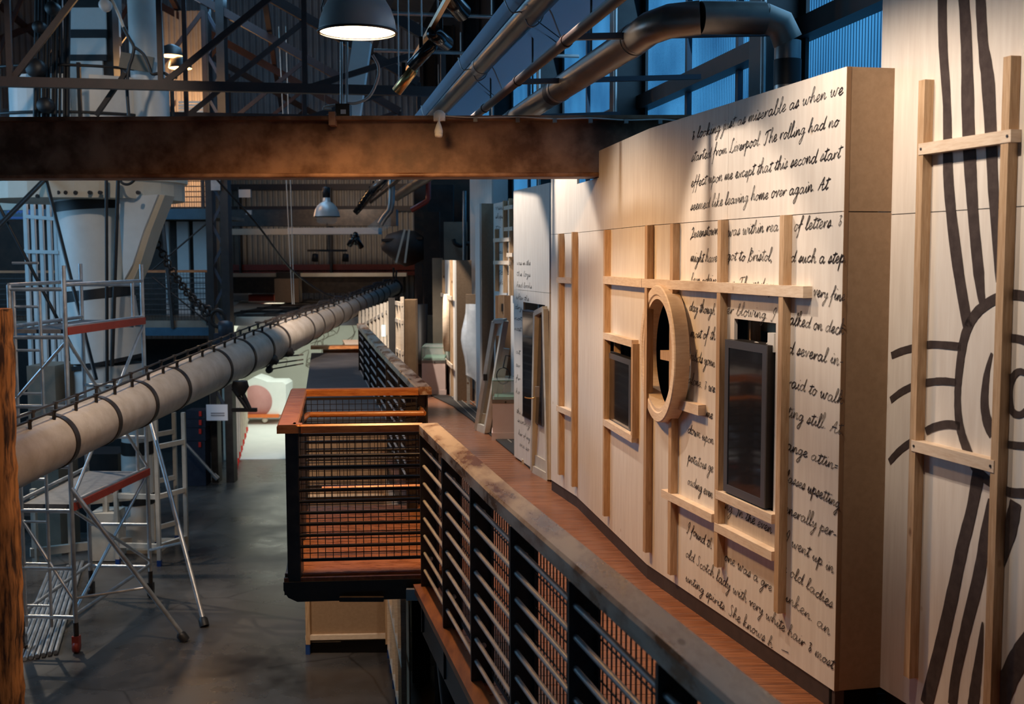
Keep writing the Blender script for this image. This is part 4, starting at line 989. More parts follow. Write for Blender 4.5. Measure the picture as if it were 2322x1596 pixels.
for i, (u0, v0, u1, v1, Y, lab) in enumerate([(543, 430, 570, 448, 30, 'white square box on the far dark wall beside the steel column'), (559, 477, 572, 487, 31, 'small white emergency light below the white square box')]):
    a, b = aty(u0, v0, Y), aty(u1, v1, Y); m = MB(); m.box(a.x, b.x, Y - .1, Y, b.z, a.z); one(m, 'wall_box', 'white', lab, 'box')
# grey and red pipes at the far end
t = thing('flue_pipe', 'grey bent pipe with clear hood above the far end of the white yard', 'pipe', aty(880, 440, 20))
m = MB(); m.path([aty(u, v, 20) for u, v in [(889, 395), (887, 460), (884, 478), (872, 492), (862, 508)]], .06, 14); m.build('pipe', 'galv', t)
m = MB(); m.prism([aty(u, v, 20) for u, v in [(832, 515), (862, 490), (882, 492), (882, 514), (860, 526)]], (0, .3, 0)); m.build('hood', 'glasspane', t)
m = MB(); m.path([aty(u, v, 20) for u, v in [(971, 398), (971, 450), (968, 456), (932, 477)]], .045, 12); one(m, 'red_pipe', 'redpaint', 'red bent pipe under the far roof right of the hall', 'pipe')
for i, z in enumerate((5.0, 4.75)):
    m = MB(); a = hall(-3, 13.5 + i, z); m.tube(hall(.9, 13.5 + i, z), hall(3.5, 13.5 + i, z), .022); one(m, 'conduit_pipe', 'galv', 'thin grey pipe crossing under the roof beside the near lighting track, %s' % ['upper one', 'lower one'][i], 'pipe')
# warm and neutral spotlights assumed for the lighting tracks, aimed at the panels
def spot(loc, aim, e, ang, bl=.25, col=WARM, soft=.03): return lamp('SPOT', 'assumed track light', loc, e, col, aim, spot_size=math.radians(ang), spot_blend=bl, shadow_soft_size=soft)
TR = lambda d: hall(1.02, d, 4.05)
P_ = lambda s, z: pn(s, z)
spot(hall(1.25, 6.5, 3.95), P_(1.0, 1.6), 185, 52, .4)
spot(hall(1.28, 4.9, 3.97), P_(.0, 2.1), 135, 76, .8)
spot(hall(1.20, 10.4, 3.95), P_(4.65, 1.5), 260, 56, .3, (1, .86, .72))
spot(hall(1.10, 8.2, 3.95), P_(2.7, 1.5), 90, 70, .9, (1, .86, .72))
spot(hall(1.45, 4.1, 4.05), S0 + sdr * .45 + V((0, 0, 2.75)), 155, 84, 1)
# ------------------------------------------------------------------ panels further along the gallery
def upright(t, nm, u0, u1, vt, vb, Y0, Y1, m_, depth=.1):
    """Board standing on the deck between two sight lines; far and near ends at depths Y0, Y1."""
    a, b = aty(u0, vb, Y0), aty(u1, vb, Y1); zt = aty((u0 + u1) / 2, vt, (Y0 + Y1) / 2).z
    d = (b - a); d.z = 0; n_ = V((-d.y, d.x, 0)).normalized(); n_ = n_ if n_.y > 0 else -n_
    a.z = b.z = 0
    m = MB(); m.prism([a, b, b + V((0, 0, zt)), a + V((0, 0, zt))], n_ * depth); return m.build(nm, m_, t)
# second letter panel with its tall dark screen
G0, G1, G2 = V((.335, 10.80, 0)), V((-.02, 11.9, 0)), V((-.135, 12.5, 0))
G0 = atz(1246, 1088, .02); G1 = atz(1166, 1034, .02); G0.z = G1.z = 0
gd = (G1 - G0).normalized(); gn = V((-gd.y, gd.x, 0)); gn = gn if gn.x < 0 else -gn
def gp(u, v, o=0): return onl(u, v, G0 + gn * o, G1 + gn * o)
t = thing('letter_panel', 'pale plywood wall panel with small handwriting around a tall dark screen', 'wall panel', (G0 + G1) / 2)
zt0, zt1 = gp(1248, 411).z, gp(1171, 434).z
ga, gb = gp(1176, 700), gp(1233, 960)                  # opening of the screen
def gs(u): return (gp(u, 800) - G0).dot(gd)
L_ = (G1 - G0).length; s_a, s_b = gs(1236), gs(1187); zo0, zo1 = gp(1233, 962).z, gp(1190, 685).z
def gq(s, z, o=0): return G0 + gd * s + gn * o + V((0, 0, z))
zj = gp(1200, 660).z
m = MB()
for s0, s1, z0, z1 in ((0, s_a, .02, zj), (s_a, s_b, .02, zo0), (s_a, s_b, zo1, zj), (s_b, L_, .02, zj), (0, L_, zj + .004, (zt0 + zt1) / 2)):
    m.prism([gq(s0, z0), gq(s1, z0), gq(s1, z1), gq(s0, z1)], -gn * .02)
m.build('board', 'ply', t)
m = MB(); m.prism([gq(0, .02, -.3), gq(L_, .02, -.3), gq(L_, 2.8, -.3), gq(0, 2.8, -.3)], -gn * .02); m.build('dark_backing', 'shadow_gap', t)  # near-black backing added so the screen opening stays in shade
rows = [(600, 1172, 1203), (625, 1172, 1203), (650, 1172, 1206), (678, 1170, 1200), (700, 1168, 1184), (724, 1167, 1184), (748, 1167, 1182), (800, 1170, 1180), (830, 1170, 1180), (860, 1170, 1180), (890, 1170, 1179), (935, 1172, 1200), (955, 1174, 1202), (985, 1176, 1202), (1010, 1178, 1200)]
words_ = ['was in the', 'the logs', 'had books', 'after the', 'dry', 'not', 'most', 'at', 'air', 'fr', 'ho', 'the silent', 'sunny', 'her of my', 'one so']
for (v, u0, u1), tx in zip(rows, words_):
    a, b = gp(u0, v), gp(u1, v + (u1 - u0) * (v - 583) / 700); m = MB(); write(m, tx, a, b, .024, gn, .0036); m.build('handwriting', 'ink', t)
t = thing('display_screen', 'tall dark screen standing in the second letter panel, behind the leaning white frame', 'screen', gq((s_a + s_b) / 2, zo0))
h_, wv = (zo1 - zo0) / 2, (s_b - s_a) / 2
c = gq((s_a + s_b) / 2, (zo0 + zo1) / 2 - .05, .02)
m = MB(); m.ob(c - gn * .03, gd * (wv * .93), gn * .03, (0, 0, h_ * .95)); m.build('casing', 'bezel', t)
m = MB(); m.ob(c + gn * .002, gd * (wv * .86), gn * .002, (0, 0, h_ * .93)); m.build('display', 'screen', t)
# tall white frame leaning on the panel
def frame(lab, pts, w_, Yo, m_='oldwhite', nm='door_frame'):
    t = thing(nm, lab, 'frame', pts[0])
    for i, nm_ in enumerate(('stile', 'head_rail', 'stile', 'sill')):
        a, b = pts[i], pts[(i + 1) % 4]
        if nm_ == 'sill': m = MB(); m.bar(a, b, .04, w_ * 2.2); m.build(nm_, m_, t)
        else: m = MB(); m.bar(a, b, .05, w_, (a - b).cross(pts[2] - pts[0])); m.build(nm_, m_, t)
    return t
fz = lambda u, v: atz(u, v, .02)
t = frame('tall white timber frame leaning on the second letter panel beside the dark screen', [fz(1209, 1066), gq(.30, gp(1238, 712).z, .05), gq(.02, gp(1246, 700).z, .04), fz(1245, 1086)], .05, 0)
a = fz(1209, 1066); m = MB(); m.prism([a + V((0, 0, 0)), fz(1246, 1088), fz(1246, 1088) + V((0, 0, .17)), a + V((0, 0, .17))], (.02, .03, 0)); m.build('base_board', 'oldwhite', t)
m = MB(); c = gp(1218, 888, .16); m.box(c.x - .02, c.x + .02, c.y - .02, c.y + .02, c.z - .05, c.z + .05); m.build('latch', 'galv', t)
m = MB(); m.path(smooth([c, c + V((-.03, 0, -.06)), c + V((-.10, 0, -.06)), c + V((-.12, 0, -.05))], 4), .006, 6); m.build('wire', 'brass', t)
m = MB(); c = fz(1196, 1046); m.box(c.x - .06, c.x + .1, c.y - .06, c.y + .08, 0, .05); one(m, 'timber_offcut', 'oldwhite', 'small pale timber offcut lying on the mat beside the leaning white frame', 'offcut')
# third text panel with battens, mostly hidden, and the tall return boards
t = thing('batten_panel', 'pale panel with handwriting and battens between the tall white board and the second letter panel', 'wall panel', (-.3, 13.2, 0))
H0, H1 = atz(1168, 1010, .02), atz(1122, 985, .02); H0, H1 = V((.03, 14.6, 0)), V((-.235, 15.7, 0))
hd_ = (H1 - H0).normalized(); hn = V((-hd_.y, hd_.x, 0)); hn = hn if hn.x < 0 else -hn
def hp(u, v, o=0): return onl(u, v, H0 + hn * o, H1 + hn * o)
a, b = hp(1172, 700), hp(1120, 700); za, zb = hp(1172, 450).z, hp(1122, 462).z
zt_ = (za + zb) / 2
m = MB(); m.prism([V((a.x, a.y, 0)), V((b.x, b.y, 0)), V((b.x, b.y, zt_)), V((a.x, a.y, zt_))], -hn * .02); m.build('board', 'ply', t)
for u, v0, v1 in ((1145, 455, 664), (1158.5, 450, 670), (1126, 520, 660)):
    p, q = hp(u, v0, .03), hp(u, v1, .03); m = MB(); m.bar(p, V((p.x, p.y, q.z)), .05, .05, hd_); m.build('batten', 'pine', t)
for u0, u1, v in ((1120, 1156, 545), (1120, 1156, 595), (1144, 1163, 472), (1144, 1163, 520), (1150, 1163, 578)):
    p, q = hp(u0, v, .055), hp(u1, v, .055); q.z = p.z; m = MB(); m.bar(p, q, .02, .05); m.build('crosspiece', 'pineh', t)
for i, v in enumerate((475, 495, 520, 548, 575, 600, 622, 645)):
    m = MB(); write(m, ['visit the', 'ships', 'to sea', 'her deck', 'below', 'cabin and', 'stores', 'night'][i], hp(1124, v), hp(1142 if i % 2 else 1163, v), .03, hn, .005); m.build('handwriting', 'ink', t)
p0_, p1_ = hp(1129, 700, .04), hp(1157, 700, .04)
for u, w_, m_ in ((1132, .10, 'plyedge'), (1150, .09, 'plyedge')):
    p = hp(u, 670, .04); m = MB(); m.bar(V((p.x, p.y, 0)), p, w_, .05, hd_); m.build('door_post', 'plyedge', t)
m = MB(); p = hp(1144, 700, .03); m.bar(V((p.x, p.y, 0)), V((p.x, p.y, hp(1144, 668).z)), .16, .01, hd_); m.build('door_leaf', 'plymdf', t)
p = hp(1142, 697, .04); m = MB(); m.box(p.x - .03, p.x + .03, p.y - .03, p.y - .02, p.z - .05, p.z + .05); m.build('peep_hole', 'black', t)
def slab(lab, nm, u0, u1, u2, vt, vb, Y, Yb, m0, m1, cat='wall panel', vt2=None):
    """Freestanding box: front face u0..u1 seen edge-on along the gallery, return face u1..u2 towards the camera."""
    a, b = aty(u0, vb, Yb), aty(u1, vb, Y); c = aty(u2, vb, Y + .08)
    for p in (a, b, c): p.z = 0
    zt = aty(u1, vt, Y).z
    t = thing(nm, lab, cat, b)
    m = MB(); m.prism([b, a, a + V((0, 0, zt)), b + V((0, 0, zt))], (.025, 0, 0)); m.build('front_board', m0, t)
    m = MB(); m.prism([b + V((.026, .0, 0)), c, c + V((0, 0, zt)), b + V((.026, 0, zt))], (0, .03, 0)); m.build('return_board', m1, t)
    return t, a, b, c, zt
slab('tallest white board with grey return, cut off by the rusty beam', 'tall_board', 1068, 1117, 1153, 360, 900, 17.5, 19.4, 'whiteply', 'white')
slab('tall white board with brown return behind the leaning frame', 'tall_board', 1080, 1090, 1124, 461, 980, 15.8, 16.7, 'whiteply', 'plymdf')
t, a, b, c, zt = slab('shorter cream panel with oval opening and brown return', 'porthole_panel', 1006, 1033, 1071, 590, 912, 17.4, 19.4, 'ply', 'plymdf')
dd = (a - b); n_ = V((-1, -.2, 0))
def fp(k, z, o): return b + dd * k + V((-o, 0, z))
zc = aty(1022, 735, 17.9).z
for k in (.15, .8): m = MB(); m.bar(fp(k, .05, .02), fp(k, zc + 1.0, .02), .05, .04, dd); m.build('batten', 'pine', t)
for z in (zc + .42, zc - .62): m = MB(); m.bar(fp(0, z, .045), fp(1, z, .045), .02, .06); m.build('crosspiece', 'pineh', t)
m = MB(); m.lathe(fp(.45, zc, -.02), (-1, 0, 0), [(.36, 0), (.46, 0), (.46, .1), (.36, .1), (.36, 0)], 36, False); m.build('porthole_ring', 'pineh', t)
m = MB(); m.lathe(fp(.45, zc, .003), (-1, 0, 0), [(0, 0), (.37, .001)], 36, False); m.build('opening_shade', 'shadow_gap', t)  # near-black disc paints the hole's shade; the board is uncut
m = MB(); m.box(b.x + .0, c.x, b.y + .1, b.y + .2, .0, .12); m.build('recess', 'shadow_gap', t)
# wrapped picture leaning there
t = thing('wrapped_picture', 'tall picture wrapped in shiny clear plastic leaning behind the brown board', 'picture', atz(1068, 930, 0))
def wrap(u0, v0, u1, v1, Y, th):
    a, b = aty(u0, v0, Y), aty(u1, v1, Y - .25); return a, b
a, b = aty(1056, 850, 17.0), aty(1083, 690, 16.8)
m = MB(); n = 9
vs, fs = [], []
for i in range(n):
    for j in range(n):
        u, v = i / (n - 1), j / (n - 1)
        vs.append(V((a.x + (b.x - a.x) * u + .02 * math.sin(v * 9 + u * 4) - .05 * math.sin(v * math.pi) * (1 - u), a.y + (b.y - a.y) * u, a.z + (b.z - a.z) * v - .10 * u * (1 - v))))
for i in range(n - 1):
    for j in range(n - 1): fs.append((i * n + j, (i + 1) * n + j, (i + 1) * n + j + 1, i * n + j + 1))
k = len(vs); vs2 = [p + V((.01, .06, 0)) for p in vs]
m.add(vs + vs2, fs + [tuple(x + k for x in f[::-1]) for f in fs], True); m.build('wrapping', 'plastic', t)
m = MB(); m.box(a.x + .02, b.x - .0, a.y + .02, a.y + .05, a.z + .03, b.z - .03); m.build('picture_board', 'boardgrey', t)
m = MB(); a2, b2 = aty(1056, 700, 17.0), aty(1084, 668, 16.8); m.box(a2.x, b2.x, a2.y, a2.y + .06, a2.z, b2.z); m.build('top_block', 'plymdf', t)
m = MB(); a2 = aty(1058, 850, 17.0); m.box(a2.x, a2.x + .05, a2.y, a2.y + .05, 0, a2.z); m.box(a2.x + .12, a2.x + .16, a2.y, a2.y + .05, 0, a2.z - .05); m.build('stand', 'pineh', t)
# display cases: pink plinth with a glass hood
def case(lab, u0, u1, vf, vg, vt, Y, depth=.5, turn=0.06):
    a, b = aty(u0, vf, Y), aty(u1, vf, Y); zg, zt = aty(u0, vg, Y).z, aty(u0, vt, Y).z; wv = b.x - a.x
    t = thing('display_case', lab, 'display case', V(((a.x + b.x) / 2, Y + depth / 2, 0)))
    x0, x1 = a.x, b.x
    m = MB(); m.box(x0, x1, Y, Y + depth, .03, zg - .045); m.box(x0 - .012, x1 + .012, Y - .012, Y + depth, .0, .09); m.build('plinth', 'pink', t)
    m = MB(); m.box(x0 - .004, x1 + .004, Y - .004, Y + depth, zg - .045, zg); m.build('metal_band', 'galv', t)
    m = MB(); m.box(x0 + .02, x1 - .02, Y + .02, Y + depth - .02, zg, zg + .03); m.build('green_base', 'greenfelt', t)
    for nm, q in (('glass_pane', (x0, x1, Y, Y + .008, zg, zt)), ('glass_pane', (x0, x1, Y + depth - .008, Y + depth, zg, zt)), ('glass_pane', (x0, x0 + .008, Y, Y + depth, zg, zt)), ('glass_pane', (x1 - .008, x1, Y, Y + depth, zg, zt)), ('glass_lid', (x0, x1, Y, Y + depth, zt, zt + .008))):
        m = MB(); m.box(*q); m.build(nm, 'glasspane', t)
    m = MB()
    for x, y in ((x0, Y), (x1, Y), (x0, Y + depth), (x1, Y + depth)): m.bar((x, y, zg), (x, y, zt), .006, .006, (0, 1, 0))
    for y in (Y, Y + depth): m.bar((x0, y, zt), (x1, y, zt), .006, .006)
    for x in (x0, x1): m.bar((x, Y, zt), (x, Y + depth, zt), .006, .006)
    m.build('glass_edge', 'greenfelt', t)
    m = MB(); m.lathe(((x0 + x1) / 2 + .02, Y - .005, zg - .03), (0, -1, 0), [(.012, 0), (.012, .006)], 10); m.build('lock', 'black', t)
case('glass display case on pink plinth standing on the ribbed mat before the second letter panel', 1117, 1169, 990, 906, 863, 13.7, .5)
case('glass display case on pink plinth at the end of the balcony, farther along the gallery', 957, 1010, 890, 817, 788, 18.2, .8)
# leaning brown and white door frame behind the nearer case
P0, P1, P2, P3 = atz(1082, 972, .02), aty(1122, 728, 14.0), aty(1146, 727, 13.9), atz(1103, 980, .02)
t = frame('tall white door frame leaning behind the nearer glass display case', [P0, P1, P2, P3], .07, 0)
m = MB(); m.prism([P1, P2, P2 + (P3 - P2) * .13, P1 + (P0 - P1) * .13], (0, .03, 0)); m.build('head_board', 'oldwhite', t)
m = MB(); m.prism([P0, P3 + V((.25, 0, 0)), P3 + V((.25, 0, .2)), P0 + V((0, 0, .2))], (0, .03, 0)); m.build('base_board', 'oldwhite', t)
m = MB(); c = P0.lerp(P1, .5); m.box(c.x - .03, c.x + .02, c.y - .06, c.y - .02, c.z - .05, c.z + .03); m.build('latch', 'black', t)
m = MB(); c = aty(1141, 852, 13.9); q = [c + V((.08 * math.cos(i * .7), 0, .10 * math.sin(i * .7))) for i in range(10)]; m.path(smooth(q, 4), .008, 6); m.path([c + V((.0, 0, .1)), c + V((.03, 0, .25)), c + V((.09, 0, .24))], .008, 6); m.build('cable_loop', 'black', t)
P0, P1, P2, P3 = atz(1118, 978, .02), aty(1148, 790, 13.95), aty(1156, 790, 13.9), atz(1128, 984, .02)
m = MB(); m.bar(P0, P1, .08, .03, (0, 1, 0)); one(m, 'loose_board', 'oldwhite', 'pale loose board leaning behind the nearer glass display case', 'board')
# dark and brown boards at the far end of the gallery
t = thing('timber_stand', 'pale timber frame with brown board where the far railing ends', 'stand', atz(905, 905, 0))
Yt = 17.6
for u in (893, 903, 912):
    a, b = aty(u, 690 if u < 905 else 673, Yt), aty(u, 868, Yt); m = MB(); m.bar((b.x, Yt + (912 - u) * .03, 0), (a.x, Yt + (912 - u) * .03, a.z), .055, .05, (0, 1, 0)); m.build('upright', 'pineh', t)
a0_, b0_ = aty(890, 800, Yt), aty(914, 800, Yt)
for v in (690, 730, 800): z = aty(900, v, Yt).z; m = MB(); m.bar((a0_.x, Yt + .6, z), (b0_.x, Yt - .03, z), .03, .06); m.build('crosspiece', 'pineh', t)
a, b = aty(915, 680, Yt), aty(944, 900, Yt); m = MB(); m.box(a.x, b.x, Yt, Yt + .4, 0, a.z); m.build('brown_board', 'darkply', t)
for i, (u0, u1, vt, Y, m_, nm, lab) in enumerate([
        (944, 960, 600, 20, 'hull', 'dark_board', 'dark brown board behind the pale timber frame at the gallery end'),
        (960, 1000, 480, 21, 'hull', 'dark_board', 'tall dark board behind the farther glass display case'),
        (980, 1006, 585, 19.2, 'boardgrey', 'grey_board', 'grey board standing left of the cream porthole panel'),
        (962, 992, 715, 20.3, 'plymdf', 'brown_screen_board', 'brown framed board behind the farther glass display case')]):
    a, b = aty(u0, vt, Y), aty(u1, 900, Y); m = MB(); m.box(a.x, b.x, Y, Y + .08, 0, a.z); one(m, nm, m_, lab, 'board')
a, b = aty(1006, 503, 22), aty(1060, 592, 22)
t = thing('wall_board', 'dusty brown display board with black hook high on the far gallery wall', 'display board', (a + b) / 2)
m = MB(); m.box(a.x, b.x, 22, 22.06, b.z, a.z); m.build('board', 'boardgrey', t)
m = MB(); m.path(smooth([aty(u, v, 21.9) for u, v in [(1028, 542), (1032, 552), (1044, 557), (1058, 552), (1072, 555)]], 4), .04, 8); m.build('hook', 'black', t)
m = MB(); p, q = aty(1053, 433, 21.5), aty(1053, 592, 21.5); m.tube(p, q, .035); one(m, 'steel_pole', 'galv', 'thin steel pole beside the dusty display board', 'pole')
m = MB(); m.bar(aty(1000, 420, 23), aty(1000, 700, 23), .5, .4, (0, 1, 0)); one(m, 'dark_pillar', 'blacksteel', 'black pillar behind the dusty display board', 'pillar')
m = MB(); m.box(aty(940, 500, 23.6).x, aty(1075, 500, 23.6).x, 23.5, 23.6, 0, 5.5); one(m, 'dark_partition', 'hull', 'dark partition behind the panels at the end of the gallery', 'partition')
m = MB(); c = aty(955, 810, 19.4); m.box(c.x - .25, c.x + .25, 19.3, 19.7, 0, c.z - .1); m.lathe(c + V((0, 0, -.1)), (0, 0, 1), [(.2, 0), (.28, .1), (.1, .25), (.12, 1.0), (.1, 1.0)], 16); one(m, 'iron_stove', 'black', 'black iron object standing behind the farther glass display case', 'ironwork')
# hanging boat model
t = thing('hanging_boat', 'dark boat model hanging on yellow straps under the far roof', 'boat model', aty(915, 575, 23))
secs = [(865, 553, 4, .1), (880, 548, 22, .4), (905, 550, 34, .6), (930, 556, 40, .7), (950, 562, 30, .5), (966, 572, 8, .15)]
m = MB(); pts = [aty(u, v + 8, 23) for u, v, *_ in secs]; m.path(pts, [.06, .22, .33, .38, .30, .08], 14); m.build('hull', 'hull', t)
m = MB(); m.bar(aty(868, 545, 23), aty(960, 540, 23), .5, .05); m.build('deck', 'hull', t)
for u0, u1 in ((918, 898), (928, 918)): m = MB(); m.bar(aty(u0, 520, 22.6), aty(u1, 596, 22.6), .04, .01, (0, 1, 0)); m.build('strap', 'cream', t)
# assumed spots on the farther panels
spot(hall(1.15, 12.2, 4.3), (G0 + G1) / 2 + V((0, 0, 1.5)), 360, 46, .4, (1, .88, .76))
spot(hall(1.1, 14.0, 4.4), hall(2.3, 14.2, .8), 560, 46, .6, (1, .9, .8))
spot(hall(.9, 16.6, 4.3), hall(2.2, 17.6, 1.1), 900, 40, .6, (1, .88, .74))
spot(hall(.7, 17.4, 4.2), hall(2.0, 18.3, .8), 420, 42, .6, (1, .84, .68))
spot(hall(1.0, 11.2, 4.6), hall(.9, 12.6, 0), 260, 60, .9, (1, .86, .7))
# ------------------------------------------------------------------ the long white iron yard
t = thing('ship_yard', 'long white riveted ship yard lying across the hall with dark iron bands', 'ship spar', aty(450, 850, 14))
y0, y1 = aty(-80, 1089, 9.25), aty(893, 653, 31)
def yp(k): return y0.lerp(y1, k)
yd = (y1 - y0).normalized()
YR = [(-80, .262), (30, .26), (200, .255), (450, .285), (560, .295), (645, .295), (755, .24), (890, .19), (1000, .18)]
def yr(k):                                              # the yard is thickest at its middle
    p = yp(k); u = 1161 + F * p.x / p.y
    for (u0, r0), (u1, r1) in zip(YR, YR[1:]):
        if u <= u1: return r0 + (r1 - r0) * max(0, u - u0) / (u1 - u0)
    return .18
ks = [i / 40 for i in range(41)]
m = MB(); m.path([yp(k) for k in ks], [yr(k) for k in ks], 40); m.build('spar', 'yardpaint', t)
ys_ = yd.cross(V((0, 0, 1))).normalized(); yu = ys_.cross(yd)
def kpx(u):                                            # fraction along the yard seen at column u
    lo, hi = 0, 1
    for _ in range(40):
        mid = (lo + hi) / 2; p = yp(mid); uu = 1161 + F * p.x / p.y
        if uu < u: lo = mid
        else: hi = mid
    return lo
for u in (118, 222, 310, 388, 488, 545, 590, 628, 690, 716, 742, 765, 786, 806, 822, 838, 852, 866, 880):
    k = kpx(u - 12); p = yp(k); r = yr(k)
    m = MB(); hw_ = .042 if u < 640 else .030
    m.path([p - yd * hw_, p + yd * hw_], r + .012, 40); m.build('iron_band', 'darksteel', t)
m = MB()
for s_ in (-.10, .10):
    pts = [yp(k) + yu * (yr(k) + .055) + ys_ * s_ for k in [i / 60 for i in range(61)]]; m.path(pts, .012, 6)
for i in range(46):
    k = i / 46
    for s_ in (-.10, .10):
        p = yp(k) + ys_ * s_; m.lathe(p + yu * (yr(k) - .02), yu, [(.018, 0), (.018, .06), (.028, .07), (.028, .09)], 8)
m.build('jackstay', 'darksteel', t)
m = MB()
for j, (s_, dz) in enumerate(((-.02, .03), (.05, .02), (-.12, .02))):
    pts = []
    for i in range(60):
        k = .42 + .58 * i / 59
        pts.append(yp(k) + yu * (yr(k) + dz + .05 * abs(math.sin(i * .55 + j))) + ys_ * (s_ + .08 * math.sin(i * .9 + j * 2)))
    m.path(smooth(pts, 2), .014, 6)
m.build('foot_rope', 'darksteel', t)
for u, sgn in ((590, 1), (628, 1)):
    k = kpx(u - 12); p = yp(k); r = yr(k); o = (-yd * .2 + ys_ * 1.0 - yu * .15).normalized()
    o = ys_ if ys_.dot(V((1, 0, 0))) > 0 else -ys_
    m = MB(); q = p + (o * .86 - yu * .5).normalized() * r; m.lathe(q, (o * .86 - yu * .5), [(.09, 0), (.08, .05), (.05, .07), (.04, .10)], 14); m.build('band_lug', 'darksteel', t)
for u, v0, v1 in ((85, 1050, 1090), (425, 822, 852)):
    k = kpx(u); p = yp(k); q = aty(u, v0, p.y - yr(k) * .9); q2 = aty(u - 14 if u < 200 else u + 12, v1, p.y - yr(k) * .95)
    m = MB(); m.path([q, q2], .022, 8); m.build('cleat', 'darksteel', t)
m = MB(); c = aty(545, 880, 15.6); m.lathe(c + V((0, 0, .1)), (0, 0, -1), [(.10, 0), (.12, .08), (.05, .2)], 12); m.tube(c, c + V((.12, 0, -.28)), .03); m.tube(c + V((-.1, 0, 0)), c + V((.1, 0, -.3)), .03); m.bar(c + V((-.12, 0, -.3)), c + V((.22, 0, -.3)), .06, .05); m.build('lower_bracket', 'black', t)
c = yp(1); m = MB(); m.lathe(c, yd, [(.24, 0), (.24, .05), (.1, .1), (.08, .4)], 20); m.tube(c + yu * .1, c + yu * .55, .03); m.tube(c + yu * .1 + yd * .3, c + yu * .45 + yd * .5, .03); m.build('tip_fitting', 'black', t)
# chain holding the yard
t = thing('chain', 'heavy black chain running down to the white yard beside the steel column', 'chain', aty(430, 640, 18))
c0, c1 = aty(344, 528, 18.5), aty(478, 712, 18.2)
n = 24; step = (c1 - c0) / n; cd = step.normalized()
for i in range(n):
    c = c0 + step * (i + .5) + V((0, 0, -.18 * math.sin(math.pi * (i + .5) / n))); big = i >= n - 3
    a = cd * (step.length * (.78 if not big else .95)); b = (V((0, 1, 0)) if i % 2 else cd.cross(V((0, 1, 0)))).normalized() * (.045 if not big else .07)
    pts = [c + a * math.cos(x) * .95 + b * math.sin(x) * 1.25 for x in [2 * math.pi * j / 12 for j in range(12)]]
    m = MB(); m.path(pts, .018 if not big else .026, 6, closed=True); m.build('link', 'black', t)
t = thing('shackle_block', 'blue grey shackle and pulley block at the foot of the heavy black chain', 'pulley block', aty(505, 745, 18))
c = aty(492, 722, 18.1); m = MB(); pts = [c + V((.11 * math.cos(x), .05, .13 * math.sin(x))) for x in [2 * math.pi * j / 16 for j in range(16)]]; m.path(pts, .035, 10, closed=True); m.build('ring', 'black', t)
c = aty(510, 748, 18.0); m = MB(); m.lathe(c + V((-.1, 0, 0)), (1, .2, 0), [(0, 0), (.13, .0), (.15, .08), (.15, .14), (.12, .22), (0, .22)], 16, False); m.box(c.x - .16, c.x + .16, c.y - .08, c.y + .08, c.z - .2, c.z - .05); m.build('block', 'bluegirt', t)
m = MB(); m.path(smooth([aty(u, v, 18) for u, v in [(500, 745), (506, 760), (520, 758), (523, 742), (516, 735)]], 4), .04, 8); m.build('hook', 'darksteel', t)
# iron stay from the beam down to the yard
m = MB(); m.path(smooth([aty(489, 404, 21), aty(580, 505, 22), aty(660, 610, 24), aty(735, 665, 26), aty(770, 672, 26.6)], 6), .02, 6); one(m, 'wire_stay', 'darksteel', 'thin brown wire stay sweeping from the steel column down to the yard', 'wire')
for i, (a0, a1) in enumerate((((632, 60), (663, 690)), ((648, 60), (667, 690)))):
    m = MB(); m.tube(aty(*a0, 25), aty(*a1, 25), .010, n=6); one(m, 'thin_line', 'rope', 'thin pale line hanging in front of the far wall, %s of two' % ['left', 'right'][i], 'line')

# ------------------------------------------------------------------ the big white mast with its platform
YM = 18.0
def mp(u, v, Y=YM): return aty(u, v, Y)
t = thing('ship_mast', 'thick white mast with black bands and a large cheek plate under the cream platform', 'ship mast', mp(240, 820))
def cone(pts, m_, nm, seg=40):
    m = MB(); ps, rs = [], []
    for u0, u1, v in pts:
        a, b = mp(u0, v), mp(u1, v); ps.append((a + b) / 2); rs.append((b.x - a.x) / 2)
    m.path(ps, rs, seg); return m.build(nm, m_, t)
cone([(120, 272, 400), (127, 278, 455)], 'mastwhite', 'shaft')
cone([(127, 279, 456), (129, 281, 478)], 'black', 'band')
cone([(129, 281, 478), (150, 300, 655)], 'mastwhite', 'shaft')
cone([(149.5, 300.5, 655), (152.5, 304.5, 677)], 'black', 'band')
cone([(153, 304, 677), (165, 326, 815)], 'mastwhite', 'shaft')
cone([(164, 327, 815), (166, 329, 824)], 'black', 'band')
cone([(172, 322, 824), (175, 326, 905)], 'mastwhite', 'shaft')
m = MB(); m.prism([mp(u, v, YM - .62) for u, v in [(268, 446), (358, 441), (326, 520), (300, 600), (280, 636)]], (0, .22, 0)); m.build('cheek_plate', 'mastwhite', t)
m = MB(); m.prism([mp(u, v, YM - .55) for u, v in [(358, 441), (374, 442), (342, 525), (318, 600), (300, 640), (280, 636), (300, 600), (326, 520)]], (0, .5, 0)); m.build('cheek_flange', 'cream', t)
t = thing('lower_mast', 'white upright tube with black bands standing on the floor behind the scaffold tower', 'mast', atz(313, 1240, ZF))
YM = 17.6
def seg(u0, u1, v0, v1, m_, nm):
    a, b, c, d = mp(u0, v0), mp(u1, v0), mp(u0 + 2, v1), mp(u1 + 2, v1); m = MB(); m.path([(a + b) / 2, (c + d) / 2], [(b.x - a.x) / 2, (d.x - c.x) / 2], 28); m.build(nm, m_, t)
seg(275, 345, 840, 1000, 'mastwhite', 'shaft'); seg(274.5, 348, 1000, 1028, 'black', 'band'); seg(276, 347, 1028, 1120, 'mastwhite', 'shaft'); seg(275.5, 351, 1118, 1140, 'black', 'band'); seg(278, 350, 1140, 1236, 'mastwhite', 'shaft')
